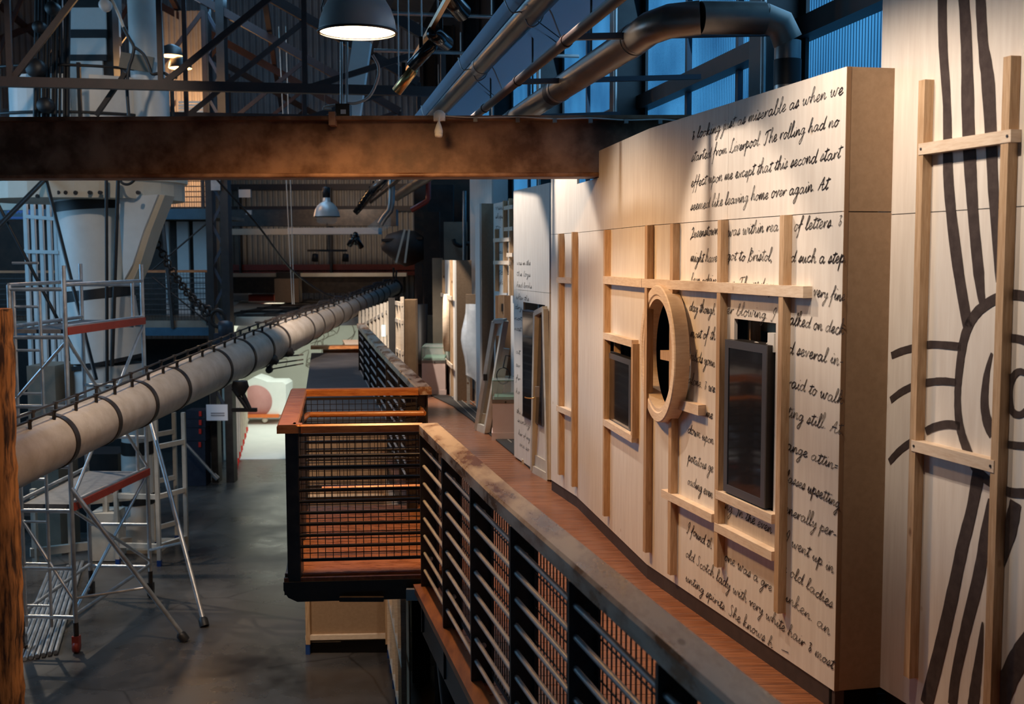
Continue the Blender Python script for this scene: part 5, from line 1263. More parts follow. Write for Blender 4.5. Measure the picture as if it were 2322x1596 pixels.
a = mp(315, 1236); m = MB(); m.box(a.x - .45, a.x + .45, a.y - .4, a.y + .4, ZF, a.z + .02); m.build('base', 'cream', t)
# cream platform (fighting top) above and its bulwark
YP = 17.0
t = thing('mast_platform', 'round cream platform with pale bulwark boards and black stanchions around the mast', 'platform', aty(200, 420, YP))
cx, cy = aty(190, 420, 18.3).x, 18.3
za, zb = aty(200, 447, YP).z, aty(200, 404, YP).z
def arc(rx, ry, n=28, a0=0, a1=2 * math.pi): return [V((cx + rx * math.cos(a0 + (a1 - a0) * i / n), cy + ry * math.sin(a0 + (a1 - a0) * i / n), 0)) for i in range(n + (0 if abs(a1 - a0 - 2 * math.pi) < .01 else 1))]
m = MB(); m.prism([p + V((0, 0, za)) for p in arc(1.55, 1.35)], (0, 0, zb - za)); m.build('base_drum', 'cream', t)
m = MB(); m.prism([p + V((0, 0, zb)) for p in arc(1.60, 1.4)], (0, 0, .12)); m.build('floor', 'cream', t)
m = MB()
for i, u in enumerate((88, 136, 152, 174, 206, 229, 315)):
    c = aty(u, 437 + (u < 100) * 8, 17.02); m.lathe(c, (0, -1, 0), [(.03, 0), (.03, .06)], 8)
m.build('rivet', 'darksteel', t)
z0_, z1_ = aty(200, 285, YP).z, aty(200, 166, YP).z
for a0, a1 in ((-2.95, -2.2), (-2.0, -1.36), (-1.18, -.55), (-.52, -.2)):
    m = MB(); o_, i_ = arc(1.5, 1.3, 6, a0, a1), arc(1.47, 1.27, 6, a0, a1)
    for k in range(6): m.prism([o_[k] + V((0, 0, z0_)), o_[k + 1] + V((0, 0, z0_)), i_[k + 1] + V((0, 0, z0_)), i_[k] + V((0, 0, z0_))], (0, 0, z1_ - z0_))
    m.build('bulwark', 'mastwhite', t)
for z in (z1_ + .12, z0_ + .2):
    m = MB(); m.path([p + V((0, 0, z)) for p in arc(1.53, 1.33, 24, -3.1, -.05)], .022, 8); m.build('rail', 'black', t)
for a in (-2.95, -2.1, -1.27, -.53, -.18):
    p = arc(1.53, 1.33, 1, a, a + .01)[0]; m = MB(); m.bar(p + V((0, 0, z0_ - .4)), p + V((0, 0, z1_ + .16)), .05, .05, (0, 1, 0)); m.build('stanchion', 'black', t)
t = thing('topmast', 'square white topmast with black bands above the platform', 'mast', aty(200, 165, 18.4))
def tm(v0, v1, m_, nm, g=0):
    a, b = aty(158 - g, v0, 18.3), aty(240 + g, v1, 18.3); m = MB(); m.box(a.x, b.x, 18.3 - g * .005, 19.0, b.z, a.z); m.build(nm, m_, t)
tm(-60, 17, 'black', 'band', 2); tm(17, 68, 'mastwhite', 'shaft'); tm(67, 86, 'black', 'band', 2); tm(86, 125, 'mastwhite', 'shaft'); tm(124, 138, 'black', 'band', 2); tm(138, 400, 'mastwhite', 'shaft')
a = aty(252, 100, 18.5); m = MB(); m.bar((a.x, 18.5, 3), (a.x, 18.5, 7), .16, .3, (0, 1, 0)); m.build('dark_side', 'black', t)
t = thing('mast_tube', 'tall white round tube beside the square topmast', 'mast', aty(330, 180, 17.6))
m = MB(); m.path([aty(341, 280, 17.6), aty(325, -40, 17.6)], [.255, .245], 36); m.build('tube', 'mastwhite', t)
a, b = aty(276, 125, 17.2), aty(344, 158, 17.2); m = MB(); m.ob((a + b) / 2, (.24, 0, -.04), (0, .03, 0), (.02, 0, .11)); m.build('bracket_plate', 'boardgrey', t)
# rigging ropes left of the topmast
for i, u in enumerate((84, 92, 99, 106, 113, 121, 128, 138, 147, 156)):
    m = MB(); a, b = aty(u, -20, 17.0 + .03 * i), aty(u - 4 + (i % 3), 275, 16.6 + .03 * i); m.tube(a, b, .018 if i % 3 else .034, n=6)
    one(m, 'rigging_rope', 'black', 'black upright rigging rope left of the square topmast, %s from the left' % ['first', 'second', 'third', 'fourth', 'fifth', 'sixth', 'seventh', 'eighth', 'ninth', 'tenth'][i], 'rope', 'rigging ropes beside the topmast')
for i, (u, v, r) in enumerate(((82, 155, .14), (90, 62, .09), (104, 240, .12), (120, 20, .10))):
    m = MB(); c = aty(u, v, 16.7); m.lathe(c + V((0, .1, 0)), (0, -1, 0), [(0, 0), (r * .8, 0), (r, .05), (r, .15), (r * .8, .2), (0, .2)], 14, False); one(m, 'deadeye', 'black', 'black deadeye block among the rigging ropes, %s from the top' % ['third', 'second', 'lowest', 'first'][i], 'block')
t = thing('rope_block', 'white pulley block with pale rope at the top left of the picture', 'pulley block', aty(237, 14, 16))
m = MB(); c = aty(237, 12, 16); m.lathe(c + V((0, .08, 0)), (.15, -1, 0), [(0, 0), (.05, 0), (.085, .04), (.085, .12), (.05, .16), (0, .16)], 18, False); m.build('sheave', 'white', t)
m = MB(); m.path(smooth([aty(u, v, 16) for u, v in [(248, -10), (258, 8), (270, 35), (280, 62)]], 4), .022, 8); m.build('rope', 'rope', t)
m = MB(); m.path(smooth([aty(u, v, 16) for u, v in [(280, 62), (292, 85), (303, 106), (300, 130), (292, 155), (288, 200), (292, 262)]], 4), .024, 8); m.path(smooth([aty(u, v, 16) for u, v in [(303, 106), (325, 122), (338, 150), (346, 168), (370, 165), (392, 178)]], 4), .022, 8); m.build('dark_rope', 'black', t)
m = MB(); m.bar(aty(285, 165, 16), aty(218, 262, 16), .06, .06, (0, 1, 0)); one(m, 'iron_strut', 'darksteel', 'slanting iron strut in front of the pale bulwark boards', 'strut')
# stays and lines in front of the mast
for i, (p, q, Y0, Y1, r, lab) in enumerate([
        ((104, 404), (-10, 520), 16.9, 15.0, .035, 'thick black stay slanting from the platform to the left edge'),
        ((104, 404), (218, 860), 16.9, 15.5, .028, 'black stay slanting down across the white mast'),
        ((-5, 462), (170, 800), 15.5, 15.5, .024, 'long black stay slanting down behind the scaffold guard rail'),
        ((241, 398), (243, 880), 16.93, 16.93, .026, 'straight black line hanging in front of the white mast'),
        ((268, 398), (254, 830), 16.93, 16.93, .030, 'black chain line hanging beside the cheek plate')]):
    m = MB(); m.tube(aty(*p, Y0), aty(*q, Y1), r, n=8); one(m, 'stay', 'black', lab, 'stay')
m = MB(); m.path(smooth([aty(u, v, 16.9) for u, v in [(270, 398), (276, 414), (290, 418), (303, 410), (306, 398)]], 4), .02, 8); one(m, 'rope_loop', 'black', 'black rope loop hanging below the rusty beam beside the cheek plate', 'rope')

# ------------------------------------------------------------------ scaffold tower
tw_ = thing('scaffold_tower', 'tall aluminium scaffold tower with two platforms and slanting outriggers under the yard', 'scaffold tower', (-5.3, 14, ZF))
P1, P2, P3, P4 = V((-5.11, 13.1, 0)), V((-4.93, 15.3, 0)), V((-5.76, 15.35, 0)), V((-5.76, 13.15, 0))
zt = 2.1
def sc(a, b, r=.025, nm='tube', m_='alu'):
    m = MB(); m.tube(a, b, r, n=10); return m.build(nm, m_, tw_)
at_ = lambda p, z: V((p.x, p.y, z))
for p, z1 in ((P1, 2.12), (P2, 2.12), (P3, 2.13), (P4, 1.9)): sc(at_(p, ZF + .22), at_(p, z1), .027, 'standard')
inn1, inn2 = P4.lerp(P1, .08), P4.lerp(P1, .55)
for p in (inn1, inn2): sc(at_(p, ZF + .3), at_(p, 1.83), .02, 'ladder_stile')
for i in range(9): z = ZF + .55 + i * .5; sc(at_(inn1, z), at_(inn2, z), .016, 'rung')
for z in (ZF + .42, ZF + 1.0, -.72, -.2, .5, 1.3, 1.85):
    sc(at_(P4, z), at_(P1, z), .024, 'ledger'); sc(at_(P3, z), at_(P2, z), .024, 'ledger')
for z in (ZF + .45, -.62, .36, 1.42, 1.90):
    sc(at_(P1, z), at_(P2, z), .024, 'ledger'); sc(at_(P4, z), at_(P3, z), .024, 'ledger')
q1, q2 = P1.lerp(P2, .86), P4.lerp(P3, .86)
for q in (q1,): sc(at_(q, 1.3), at_(q, 1.9), .022, 'guard_post'); sc(at_(q, -.7), at_(q, .3), .022, 'guard_post')
for a, b, za_, zb_ in ((P1, P2, -.6, 1.3), (P2, P1, -.6, 1.3), (P1, P2, ZF + .5, -.7), (P2, P1, ZF + .5, -.7), (P4, P1, .55, 1.25), (P1, P4, ZF + .6, -.75)): sc(at_(a, za_), at_(b, zb_), .020, 'brace')
for z, k in ((1.34, 0), (-.70, 0)):
    a, b, c, d = [p.lerp((P1 + P2 + P3 + P4) / 4, .06) for p in (P1, P2, P3, P4)]
    m = MB(); m.prism([at_(a, z), at_(b, z), at_(c, z), at_(d, z)], (0, 0, .045)); m.build('platform', 'tread', tw_)
    m = MB(); m.bar(at_(P1, z + .03) + V((.03, 0, 0)), at_(P2, z + .03) + V((.03, 0, 0)), .02, .09); m.build('edge_strip', 'redpaint', tw_)
o1, o2 = atz(420, 1448, ZF + .03), atz(464, 1416, ZF + .03)
for p, o, zz in ((P1, o1, -.45), (P2, o2, .3)):
    or_ = sc(at_(p, zz), o, .03, 'outrigger'); m = MB(); m.lathe(o + V((0, 0, -.02)), (at_(p, zz) - o), [(.06, 0), (.06, .09), (.035, .12)], 12); m.build('rubber_foot', 'black', or_)
    sc(at_(p, -1.75), o.lerp(at_(p, zz), .35), .018, 'outrigger_brace')
for p in (P1, P2, P3, P4):
    m = MB(); m.tube(at_(p, ZF + .18), at_(p, ZF + .36), .032); m.build('leg_jack', 'darksteel', tw_)
    m = MB(); m.lathe(at_(p, ZF + .07) + V((-.03, 0, 0)), (1, 0, 0), [(0, 0), (.07, 0), (.07, .06), (0, .06)], 16, False); m.box(p.x - .04, p.x + .04, p.y - .04, p.y + .04, ZF + .1, ZF + .2); m.build('castor', 'redpaint' if p is P1 else 'darksteel', tw_)
# scaffold tubes lying on the floor beside it
for i in range(8):
    a, b = atz(28 + i * 14, 1500 - i * 3, ZF + .03), atz(110 + i * 11, 1300 - i * 4, ZF + .03)
    m = MB(); m.tube(a, b, .026, n=10); one(m, 'scaffold_tube', 'alu', 'loose scaffold tube lying on the floor at the left, %s of the row' % ['first', 'second', 'third', 'fourth', 'fifth', 'sixth', 'seventh', 'last'][i], 'tube', 'loose scaffold tubes on the floor')
# white timber rack and boxed items behind the tower
rk = thing('timber_rack', 'pale timber rack with blue feet standing behind the scaffold tower', 'rack', atz(390, 1285, ZF))
ups = [(362, 1283), (424, 1262), (352, 1240), (402, 1225), (268, 1280)]
for u, v in ups:
    p = atz(u, v, ZF); zt_ = aty(u, 935, p.y).z if u > 300 else -1.2
    m = MB(); m.bar(p + V((0, 0, .08)), at_(p, zt_), .055, .07, (0, 1, 0)); m.build('upright', 'oldwhite', rk)
    m = MB(); m.bar(p, p + V((0, 0, .09)), .06, .075, (0, 1, 0)); m.build('foot', 'bluefoot', rk)
pa, pb, pc_, pd_ = [atz(u, v, ZF) for u, v in ups[:4]]
for z in (-2.1, -1.35, -.6, .05):
    m = MB(); m.bar(at_(pa, z), at_(pb, z), .05, .07); m.build('rail', 'oldwhite', rk); m = MB(); m.bar(at_(pc_, z), at_(pd_, z), .05, .07); m.build('rail', 'oldwhite', rk)
pe = atz(268, 1280, ZF); m = MB(); m.bar(at_(pe, -2.1), at_(pa, -2.1), .05, .07); m.bar(at_(pe, -1.35), at_(pa, -1.35), .05, .07); m.build('rail', 'oldwhite', rk)
a, b = atz(205, 1275, ZF), atz(262, 1275, ZF); m = MB(); m.box(a.x, b.x, a.y, a.y + .5, ZF + .02, ZF + .75); one(m, 'pale_box', 'oldwhite', 'pale wooden box on the floor behind the scaffold legs', 'box')
cr = thing('mast_cradle', 'long pale timber cradle lying under the white mast behind the scaffold', 'cradle', atz(200, 1240, ZF))
a, b = atz(70, 1290, ZF), atz(300, 1262, ZF)
for z in (.25, .95): m = MB(); m.bar(at_(a, ZF + z), at_(b, ZF + z), .08, .12); m.build('rail', 'oldwhite', cr)
for k in (.05, .4, .75): c = a.lerp(b, k); m = MB(); m.bar(at_(c, ZF), at_(c, ZF + 1.2), .07, .09, (0, 1, 0)); m.build('post', 'oldwhite', cr)
for i, (u0, u1, v0, v1, Y, m_, lab) in enumerate([(60, 130, 830, 1000, 17.5, 'boardgrey', 'stack of grey timber behind the scaffold ladder'), (120, 270, 1030, 1130, 19, 'black', 'dark crate under the yard behind the lower platform'), (20, 130, 1170, 1270, 19, 'hull', 'dark brown crate at the left behind the scaffold tower')]):
    a, b = aty(u0, v0, Y), aty(u1, v1, Y); m = MB(); m.box(a.x, b.x, Y, Y + .8, ZF, a.z); one(m, 'crate', m_, lab, 'crate')
m = MB(); m.bar(aty(170, 920, 16.4), aty(330, 905, 16.4), .1, .12); m.bar(aty(165, 955, 16.4), aty(335, 940, 16.4), .1, .1); one(m, 'cradle_beam', 'oldwhite', 'pale timber beams under the foot of the white mast', 'beam')

# ------------------------------------------------------------------ steel column, crates and sign beside it
YC = 23.4
t = thing('steel_stanchion', 'tall dark latticed steel stanchion standing in the hall left of centre', 'column', atz(500, 1095, ZF))
xL, xR = aty(476, 700, YC).x, aty(526, 700, YC).x
for x0, x1 in ((xL, xL + .13), (xR - .16, xR)): m = MB(); m.box(x0, x1, YC - .15, YC + .15, ZF, 9); m.build('channel', 'blacksteel', t)
m = MB()
for i in range(22):
    z = ZF + 1.5 + i * .42; a, b = V((xL + .1, YC - .1, z)), V((xR - .12, YC - .1, z + .42)); m.bar(a if i % 2 else V((xR - .12, YC - .1, z)), b if i % 2 else V((xL + .1, YC - .1, z + .42)), .03, .06)
m.build('lacing', 'bluegirt', t)
m = MB(); m.box(aty(484, 400, YC).x, aty(505, 400, YC).x, YC - .22, YC - .15, aty(490, 433, YC).z, aty(490, 395, YC).z); m.build('junction_box', 'galv', t)
m = MB(); p = atz(492, 1088, ZF); m.bar(p, V((p.x + .0, p.y, .1)), .17, .17, (0, 1, 0)); one(m, 'timber_post', 'boardgrey', 'square timber post at the foot of the dark latticed stanchion', 'post')
t = thing('paper_notice', 'white paper notice fixed to the timber post below the yard', 'notice', aty(492, 935, 22.6))
a, b = aty(468, 917, 22.6), aty(517, 953, 22.6); m = MB(); m.box(a.x, b.x, 22.58, 22.6, b.z, a.z); m.build('sheet', 'paper', t)
m = MB()
for k in (.5, .64): m.box(a.x + .09, b.x - .06, 22.572, 22.58, a.z - (a.z - b.z) * (k + .07), a.z - (a.z - b.z) * k)
m.build('lettering', 'greytext', t)
m = MB(); m.tube(aty(422, 1007, 22.4), aty(486, 1078, 22.4), .03); m.lathe(aty(484, 1076, 22.4), (1, 0, -1), [(.05, 0), (.05, .12)], 10); one(m, 'tie_rod', 'galv', 'slanting grey tie rod at the foot of the timber post', 'rod')
st_ = [(930, 950), (950, 970), (970, 1000), (1000, 1057)]
for i, (v0, v1) in enumerate(st_):
    a, b = aty(422, v0, 22.9), aty(466, v1, 22.9); t = thing('tool_case', 'dark blue tool case, %s of the stack beside the stanchion' % ['topmost', 'second from the top', 'third from the top', 'lowest'][i], 'tool case', V(((a.x + b.x) / 2, 23.1, b.z)), 'stacked tool cases')
    zb_ = b.z if i < 3 else ZF; za_ = a.z
    m = MB(); m.box(a.x, b.x, 22.9, 23.3, zb_ + .005, za_ - .005); cs_ = m.build('case', 'crate', t)
    for x in (b.x - .10,): m = MB(); m.box(x - .025, x + .025, 22.88, 22.9, za_ - .12, za_ - .02); m.build('latch', 'redlatch', cs_)
for i in range(8):
    p = atz(532 + i * 4.0, 1084 - i * 14.5, ZF); t = thing('barrier_pole', 'slim pale pole with red foot in the row along the showroom, %s from the front' % ['first', 'second', 'third', 'fourth', 'fifth', 'sixth', 'seventh', 'last'][i], 'pole', p, 'row of red-footed poles')
    zt_ = aty(530, 870, p.y).z if i else aty(530, 850, p.y).z
    m = MB(); m.bar(p + V((0, 0, .16)), at_(p, zt_), .05, .05, (0, 1, 0)); m.build('pole', 'oldwhite', t)
    m = MB(); m.bar(p + V((0, 0, .06)), p + V((0, 0, .17)), .06, .06, (0, 1, 0)); m.tube(p, p + V((0, 0, .08)), .015); m.build('red_foot', 'redlatch', t)

# ------------------------------------------------------------------ cross gallery on the left, with door panels behind
YG = 24.0
t = thing('cross_gallery', 'far cross gallery with wooden handrail and wire mesh left of the steel stanchion', 'gallery', aty(300, 745, YG))
a, b = aty(-30, 728, YG), aty(484, 742, YG)
m = MB(); m.box(a.x, b.x, YG, YG + 2.2, b.z, a.z); m.build('deck', 'boardgrey', t)
m = MB(); m.box(a.x, b.x, YG - .02, YG + .05, aty(0, 762, YG).z, b.z); m.build('edge_beam', 'bluepaint', t)
zr_ = aty(400, 615, YG).z; zd = a.z
m = MB(); m.bar((a.x, YG, zr_), (b.x, YG, zr_), .09, .05); m.build('handrail', 'stain', t)
for i in range(8): z = zd + .12 + (zr_ - .15 - zd) * i / 8; m = MB(); m.bar((a.x, YG, z), (b.x, YG, z), .015, .02); m.build('rod', 'darksteel', t)
m = MB(); n = 70
for i in range(n): x = a.x + (b.x - a.x) * i / n; m.bar((x, YG + .04, zd), (x, YG + .04, zr_), .007, .007, (0, 1, 0))
for i in range(14): z = zd + (zr_ - zd) * i / 14; m.bar((a.x, YG + .04, z), (b.x, YG + .04, z), .007, .007)
m.build('wire_mesh', 'mesh', t)
for u in (-8, 120, 320, 470): x = aty(u, 700, YG).x; m = MB(); m.bar((x, YG, zd - .1), (x, YG, zr_), .05, .05, (0, 1, 0)); m.build('post', 'darksteel', t)
a2, b2 = aty(-40, 475, YG), aty(478, 497, YG)
m = MB(); m.box(a2.x, b2.x, YG - .1, YG + .1, b2.z, a2.z); one(m, 'upper_edge', 'bluepaint', 'blue painted steel edge of the upper landing left of the stanchion', 'steel beam')
m = MB(); m.box(a2.x, b2.x, YG + .1, YG + 3, b2.z + .05, b2.z + .12); one(m, 'landing_floor', 'boardgrey', 'floor of the upper landing behind the blue steel edge', 'landing')
a, b = aty(18, 477, YG - .12), aty(78, 496, YG - .12); m = MB(); m.box(a.x, b.x, YG - .14, YG - .12, b.z, a.z); sg = thing('blue_sign', 'bright blue sign strip on the blue steel edge at the left', 'sign', (a + b) / 2); m.build('panel', 'bluesign', sg)
m = MB(); z = (a.z + b.z) / 2
for i in range(9): x = a.x + .1 + (b.x - a.x - .2) * i / 9; m.box(x, x + .035, YG - .145, YG - .14, z - .045, z + (.045 if i % 2 else .02))
m.build('lettering', 'bluepaint', sg)
# warm landing: mesh rail in front of glowing boards
t = thing('landing_rail', 'wire mesh rail of the warm lit upper landing beside the stanchion', 'railing', aty(440, 470, YG))
a, b = aty(370, 408, YG), aty(472, 470, YG)
m = MB()
for i in range(20): x = a.x + (b.x - a.x) * i / 19; m.bar((x, YG, b.z), (x, YG, a.z + .3), .007, .007, (0, 1, 0))
for i in range(9): z = b.z + (a.z + .3 - b.z) * i / 8; m.bar((a.x, YG, z), (b.x, YG, z), .02, .02)
m.build('wire_mesh', 'mesh', t)
m = MB(); m.bar((b.x - .1, YG, b.z - .1), (b.x - .1, YG, a.z + .5), .06, .06, (0, 1, 0)); m.build('post', 'darksteel', t)
m = MB(); m.corr(aty(380, 470, 27), aty(476, 470, 27), 4.5, .12, .03, (0, -1, 0)); one(m, 'landing_wall', 'sheetbrown', 'warm lit corrugated wall behind the upper landing', 'wall')
for i in range(5): 
    a, b = aty(405, 232 + i * 7, 25.8), aty(470, 232 + i * 7, 25.8); m = MB(); m.bar(a, b, .06, .05); one(m, 'louvre_blade', 'cream', 'warm lit slat above the rusty beam beside the stanchion, %s from the top' % ['first', 'second', 'third', 'fourth', 'fifth'][i], 'slat', 'warm lit slats')
# white doors behind the gallery
for i, (u0, u1, lab) in enumerate([(372, 388, 'narrow pale door panel behind the cross gallery, left of three'), (400, 432, 'wide pale door panel behind the cross gallery, middle of three'), (437, 474, 'wide pale door panel behind the cross gallery, right of three')]):
    a, b = aty(u0, 502, 26), aty(u1, 735, 26); m = MB(); m.box(a.x, b.x, 26, 26.1, zd, a.z); one(m, 'door_panel', 'white', lab, 'door')
a, b = aty(-60, 500, 26.4), aty(480, 735, 26.4); m = MB(); m.box(a.x, b.x, 26.4, 26.5, zd, a.z); one(m, 'gallery_back_wall', 'hull', 'dark back wall of the cross gallery', 'wall')
for i, (p, q) in enumerate((((468, 507), (345, 612)), ((345, 628), (470, 730)))):
    m = MB(); m.tube(aty(*p, YG - .03), aty(*q, YG - .03), .018); one(m, 'brace_rod', 'darksteel', ['thin brace rod above the handrail of the cross gallery', 'thin brace rod across the mesh of the cross gallery'][i], 'rod')
m = MB(); m.bar(aty(367, 480, YG - .04), aty(392, 745, YG - .04), .06, .05, (0, 1, 0)); one(m, 'slanting_post', 'darksteel', 'slanting dark post in front of the pale door panels', 'post')
# dark store below the cross gallery
a, b = aty(-60, 770, 27), aty(478, 1120, 27); m = MB(); m.box(a.x, b.x, 27, 27.1, ZF, a.z); one(m, 'store_wall', 'black', 'black wall under the cross gallery', 'wall')
# white slatted frame beside the mast
t = thing('slatted_frame', 'white slatted timber frame standing left of the thick white mast', 'frame', aty(90, 720, 20))
for u in (56, 74, 92, 110, 125, 132):
    a = aty(u, 456 if u > 60 else 430, 20); b = V((a.x, 20, ZF)); m = MB(); m.bar(b, a, .06, .08, (0, 1, 0)); m.build('upright', 'white', t)
for v0, v1 in ((490, 497), (570, 572)): m = MB(); m.bar(aty(54, v0, 19.95), aty(134, v1, 19.95), .05, .06); m.build('crosspiece', 'white', t)
a, b = aty(-30, 430, 20.5), aty(52, 476, 20.5); m = MB(); m.box(a.x, b.x, 20.5, 20.7, b.z, a.z); one(m, 'pale_fascia', 'cream', 'pale board above the blue sign at the left edge', 'board')

# ------------------------------------------------------------------ bright white showroom at the end of the hall
R0, R1 = 26.0, 36.0
t = thing('showroom', 'bright white room with gridded cloth ceiling at the end of the hall below the yard', 'showroom', atz(640, 1000, ZF))
xa, xb = aty(533, 800, R0).x, aty(838, 800, R0).x
zc = aty(600, 722, R0).z
m = MB(); m.box(xa - 2.4, xb + 2.2, R1 - .3, R1 - .2, ZF, zc); m.build('back_wall', 'canvas', t)
m = MB(); m.prism([V((xa - .2, R0, ZF)), V((xa - 2.1, R1, ZF)), V((xa - 2.1, R1, zc)), V((xa - .2, R0, zc))], (-.08, 0, 0)); m.build('side_wall', 'canvas', t)
m = MB(); m.box(xb + 1.1, xb + 1.2, R0 + 3, R1, ZF, zc); m.build('side_wall', 'canvas', t)
m = MB(); m.prism([V((xa - .3, R0, zc)), V((xb + 1.2, R0, zc)), V((xb + .2, R1, zc)), V((xa - 2.2, R1, zc))], (0, 0, .04)); m.build('cloth_ceiling', 'cream', t)
m = MB(); m.prism([V((xa - .3, R0, ZF)), V((xb + .1, R0, ZF)), V((xb - 1, R1, ZF)), V((xa - 2.2, R1, ZF))], (0, 0, .012)); m.build('pale_floor', 'foam', t)
m = MB()
for i in range(6): y = R0 + .1 + (R1 - R0) * i / 5.5; m.bar((xa - .3, y, zc + .07), (xb + .8, y, zc + .07), .12, .06)
for i in range(5): x = xa - .2 + (xb - xa + .3) * i / 4; m.bar((x, R0, zc + .07), (x + .2, R1, zc + .07), .07, .06)
m.build('ceiling_grid', 'darksteel', t)
m = MB(); m.box(xa - .3, xb + .3, R0 - .06, R0 + .02, zc - .16, zc + .02); m.box(xa - .3, xa - .12, R0 - .06, R0 + .04, ZF, zc); m.build('front_frame', 'cream', t)
m = MB(); rr_ = random.Random(3); nn_ = V((0, -1, 0))
for i in range(22):
    x = aty(645 + i * 8, 780, R1 - .32).x; z = rr_.uniform(-1.6, .2)
    m.ribbon(smooth([V((x + rr_.uniform(-.3, .3), R1 - .32, z + k * rr_.uniform(.1, .3))) for k in range(5)], 3), .02, nn_)
m.build('wall_drawing', 'boardgrey', t)
lamp('AREA', 'assumed showroom light', (-5.0, 31, zc - .12), 190, (.93, 1, .88), (-5.0, 31.2, ZF), shape='RECTANGLE', size=4.5, size_y=6)  # assumed light inside the bright room; no ceiling fixture built
c = aty(552, 745, 28.5); m = MB(); m.lathe(c + V((0, 0, .1)), (.3, -.3, -1), [(.12, 0), (.2, .1), (.26, .4)], 14); m.tube(c, V((c.x, c.y, zc)), .03); one(m, 'showroom_lamp', 'black', 'black lamp hanging in the corner of the bright showroom', 'lamp')
t = thing('foam_sculpture', 'white curved foam block with large dull pink disc on an orange trolley', 'sculpture', atz(600, 955, ZF))
Yf = 31.5
m = MB(); m.prism([aty(u, v, Yf) for u, v in [(552, 945), (552, 868), (575, 855), (592, 860), (606, 866), (640, 866), (648, 872), (648, 936), (640, 940)]], (0, 1.0, 0)); m.build('foam_block', 'foam', t)
c = aty(580, 910, Yf - .02); rd = 37 * Yf / F; m = MB(); m.lathe(c, (0, 1, 0), [(0, 0), (rd, 0), (rd, .02)], 40, False); m.build('pink_disc', 'pinkdisc', t)
tr = thing('trolley', 'orange trolley with small castors under the white foam block', 'trolley', atz(600, 958, ZF))
a, b = aty(540, 940, Yf - .1), aty(632, 947, Yf - .1); m = MB(); m.box(a.x, b.x, Yf - .1, Yf + 1.0, b.z, a.z); m.build('platform', 'orange', tr)
for u in (560, 602):
    c = aty(u, 952, Yf - .05); m = MB(); m.lathe(c + V((-.02, 0, 0)), (0, 1, 0), [(0, 0), (.075, 0), (.075, .05), (0, .05)], 16, False); m.build('castor', 'oldwhite', tr)
# things behind the showroom roof
for i, (u0, v0, u1, v1, Y, m_, nm, lab) in enumerate([
        (563, 668, 622, 690, 33.5, 'redpaint', 'red_case', 'dark red case standing behind the showroom roof'),
        (622, 632, 678, 690, 32.5, 'plymdf', 'plywood_box', 'tall plywood box standing behind the showroom roof'),
        (526, 665, 563, 690, 34.5, 'sheetgrey', 'metal_sheet', 'pale ribbed sheet left of the dark red case'),
        (626, 617, 680, 634, 33, 'black', 'black_box', 'black box above the tall plywood box')]):
    a, b = aty(u0, v0, Y), aty(u1, v1, Y); m = MB(); m.box(a.x, b.x, Y, Y + .5, b.z if nm == 'black_box' else zc + .11, a.z); one(m, nm, m_, lab, 'box')
# metal stud frame right of the showroom
t = thing('stud_frame', 'open frame of grey metal studs right of the bright showroom', 'frame', (-2.9, 22, ZF))
for i in range(9):
    k = i / 8; u = 818 + k * 66; Y = 25 - k * 4.2
    a, b = aty(u, 850 + 20 * k, Y), aty(u, 705 - k * 22, Y); m = MB(); m.bar((a.x, Y, ZF), (a.x, Y, b.z), .06, .05, (0, 1, 0)); m.build('stud', 'oldwhite', t)
for v0, v1 in ((740, 703), (770, 790)):
    m = MB(); m.bar(aty(818, v0, 25), aty(886, v1, 20.8), .04, .06); m.build('rail', 'oldwhite', t)
m = MB(); a = aty(889, 700, 20.7); m.bar((a.x, 20.7, ZF), (a.x, 20.7, a.z + .2), .12, .12, (0, 1, 0)); m.build('end_post', 'black', t)
a, b = aty(866, 737, 20.9), aty(874, 762, 20.9); m = MB(); m.box(a.x, b.x, 20.85, 20.9, b.z, a.z); one(m, 'small_screen', 'led', 'small glowing blue screen on the open stud frame', 'screen')
for i, (v, k) in enumerate(((812, 0), (826, 1), (838, 2))):
    m = MB(); m.tube(aty(610, v, 19.5), aty(688, v - 8 - 3 * i, 19.5), .012); m.lathe(aty(612, v, 19.5), (0, -1, 0), [(.06, 0), (.06, .1)], 8); one(m, 'thin_spear', 'darksteel', 'thin dark rod with black knob beside the dark passage roof, %s of three' % ['top', 'middle', 'lowest'][i], 'rod', 'thin rods beside the passage roof')

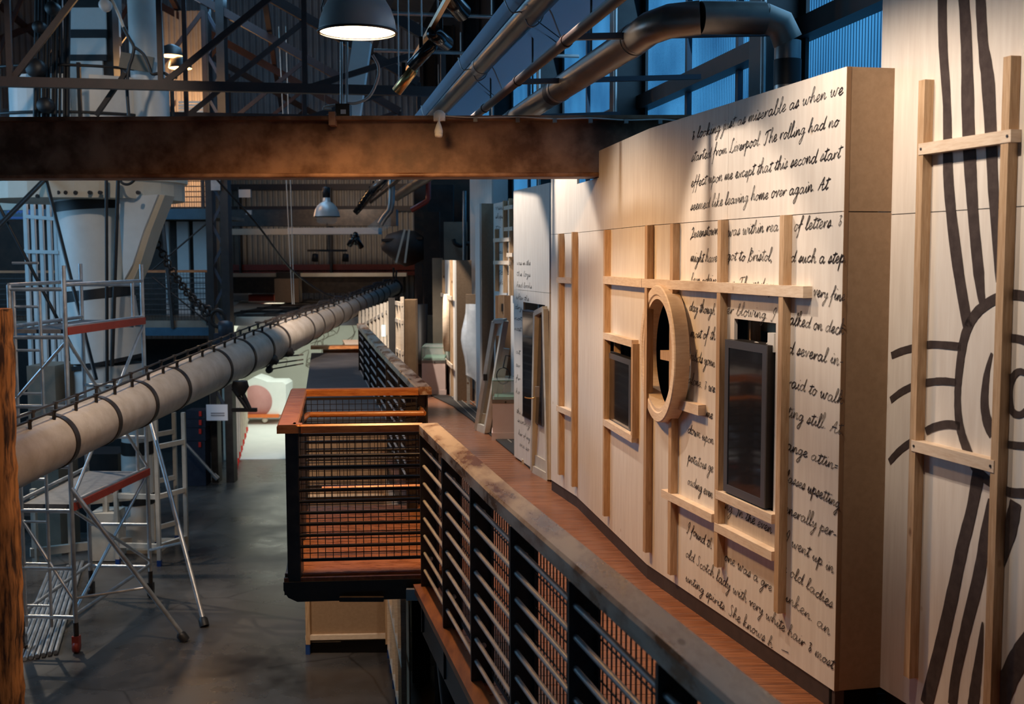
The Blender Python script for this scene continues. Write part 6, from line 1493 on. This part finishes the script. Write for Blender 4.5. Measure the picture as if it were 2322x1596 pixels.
# ------------------------------------------------------------------ weathered timber at the left edge of the picture
t = thing('weathered_timber', 'rough weathered orange brown timber post at the left edge, nearest the camera', 'timber post', aty(10, 1596, 5.2))
rnd = random.Random(5); pts, rs = [], []
for i in range(46):
    v = 700 + i * 24; edge = 22 + 28 * min(1, (v - 690) / 760) + rnd.uniform(-2.5, 2.5)
    p = aty(edge, v, 5.2); r = .085 + .0006 * i + rnd.uniform(-.003, .003); pts.append(p - V((r, 0, 0))); rs.append(r)
m = MB(); m.path(pts, rs, 18)
vv = m.v
for i, p in enumerate(vv[:46 * 18]):
    j = i % 18; a = math.sin(j * 2.1) * .006 + math.sin(j * 5.3 + (i // 18) * .35) * .004; c = pts[i // 18]; d = (p - c).normalized(); vv[i] = p + d * a
m.build('post', 'oldtimber', t)
lamp('SPOT', 'assumed warm light on the timber', (-1.2, 4.0, 4.2), 160, AMBER, (-2.25, 5.2, .6), spot_size=.7, spot_blend=.6, shadow_soft_size=.1)  # spot assumed for the post's warm light; no lamp built
# assumed warm lights, without built lamps, over the hall floor and the yard
lamp('SPOT', 'assumed track light over the yard', hall(-1.3, 10.6, 5.0), 620, WARM, hall(-2.3, 13.2, .8), spot_size=1.2, spot_blend=.8, shadow_soft_size=.1)
lamp('SPOT', 'assumed track light over the yard tip', hall(-.3, 15.0, 4.2), 3600, WARM, hall(.3, 21.0, 1.0), spot_size=.55, spot_blend=.8, shadow_soft_size=.1)
lamp('SPOT', 'assumed track light on the platform', hall(-2.5, 11.2, 6.2), 420, (1, .84, .68), (-6.4, 17.5, 3.2), spot_size=.7, spot_blend=.7, shadow_soft_size=.1)
lamp('SPOT', 'assumed light on the far wall', (-4.5, 31.5, 4.3), 190, WARM, (-4.5, 37, 1.8), spot_size=1.9, spot_blend=.8, shadow_soft_size=.2)  # assumed spot to warm the far wall; no lamp stands there
lamp('SPOT', 'assumed light behind the scaffold', (-7.5, 16.5, 2.6), 520, (1, .85, .66), (-6.0, 14.4, -2.4), spot_size=1.3, spot_blend=.5, shadow_soft_size=.05)  # light assumed for the warm streaks on the floor; no lamp built
lamp('SPOT', 'assumed warm light on the passage front', hall(-3.2, 6.5, 3.6), 420, WARM, (-1.9, 13, -1.2), spot_size=.55, spot_blend=.7, shadow_soft_size=.1)  # warm light assumed from the hall side; no work light built
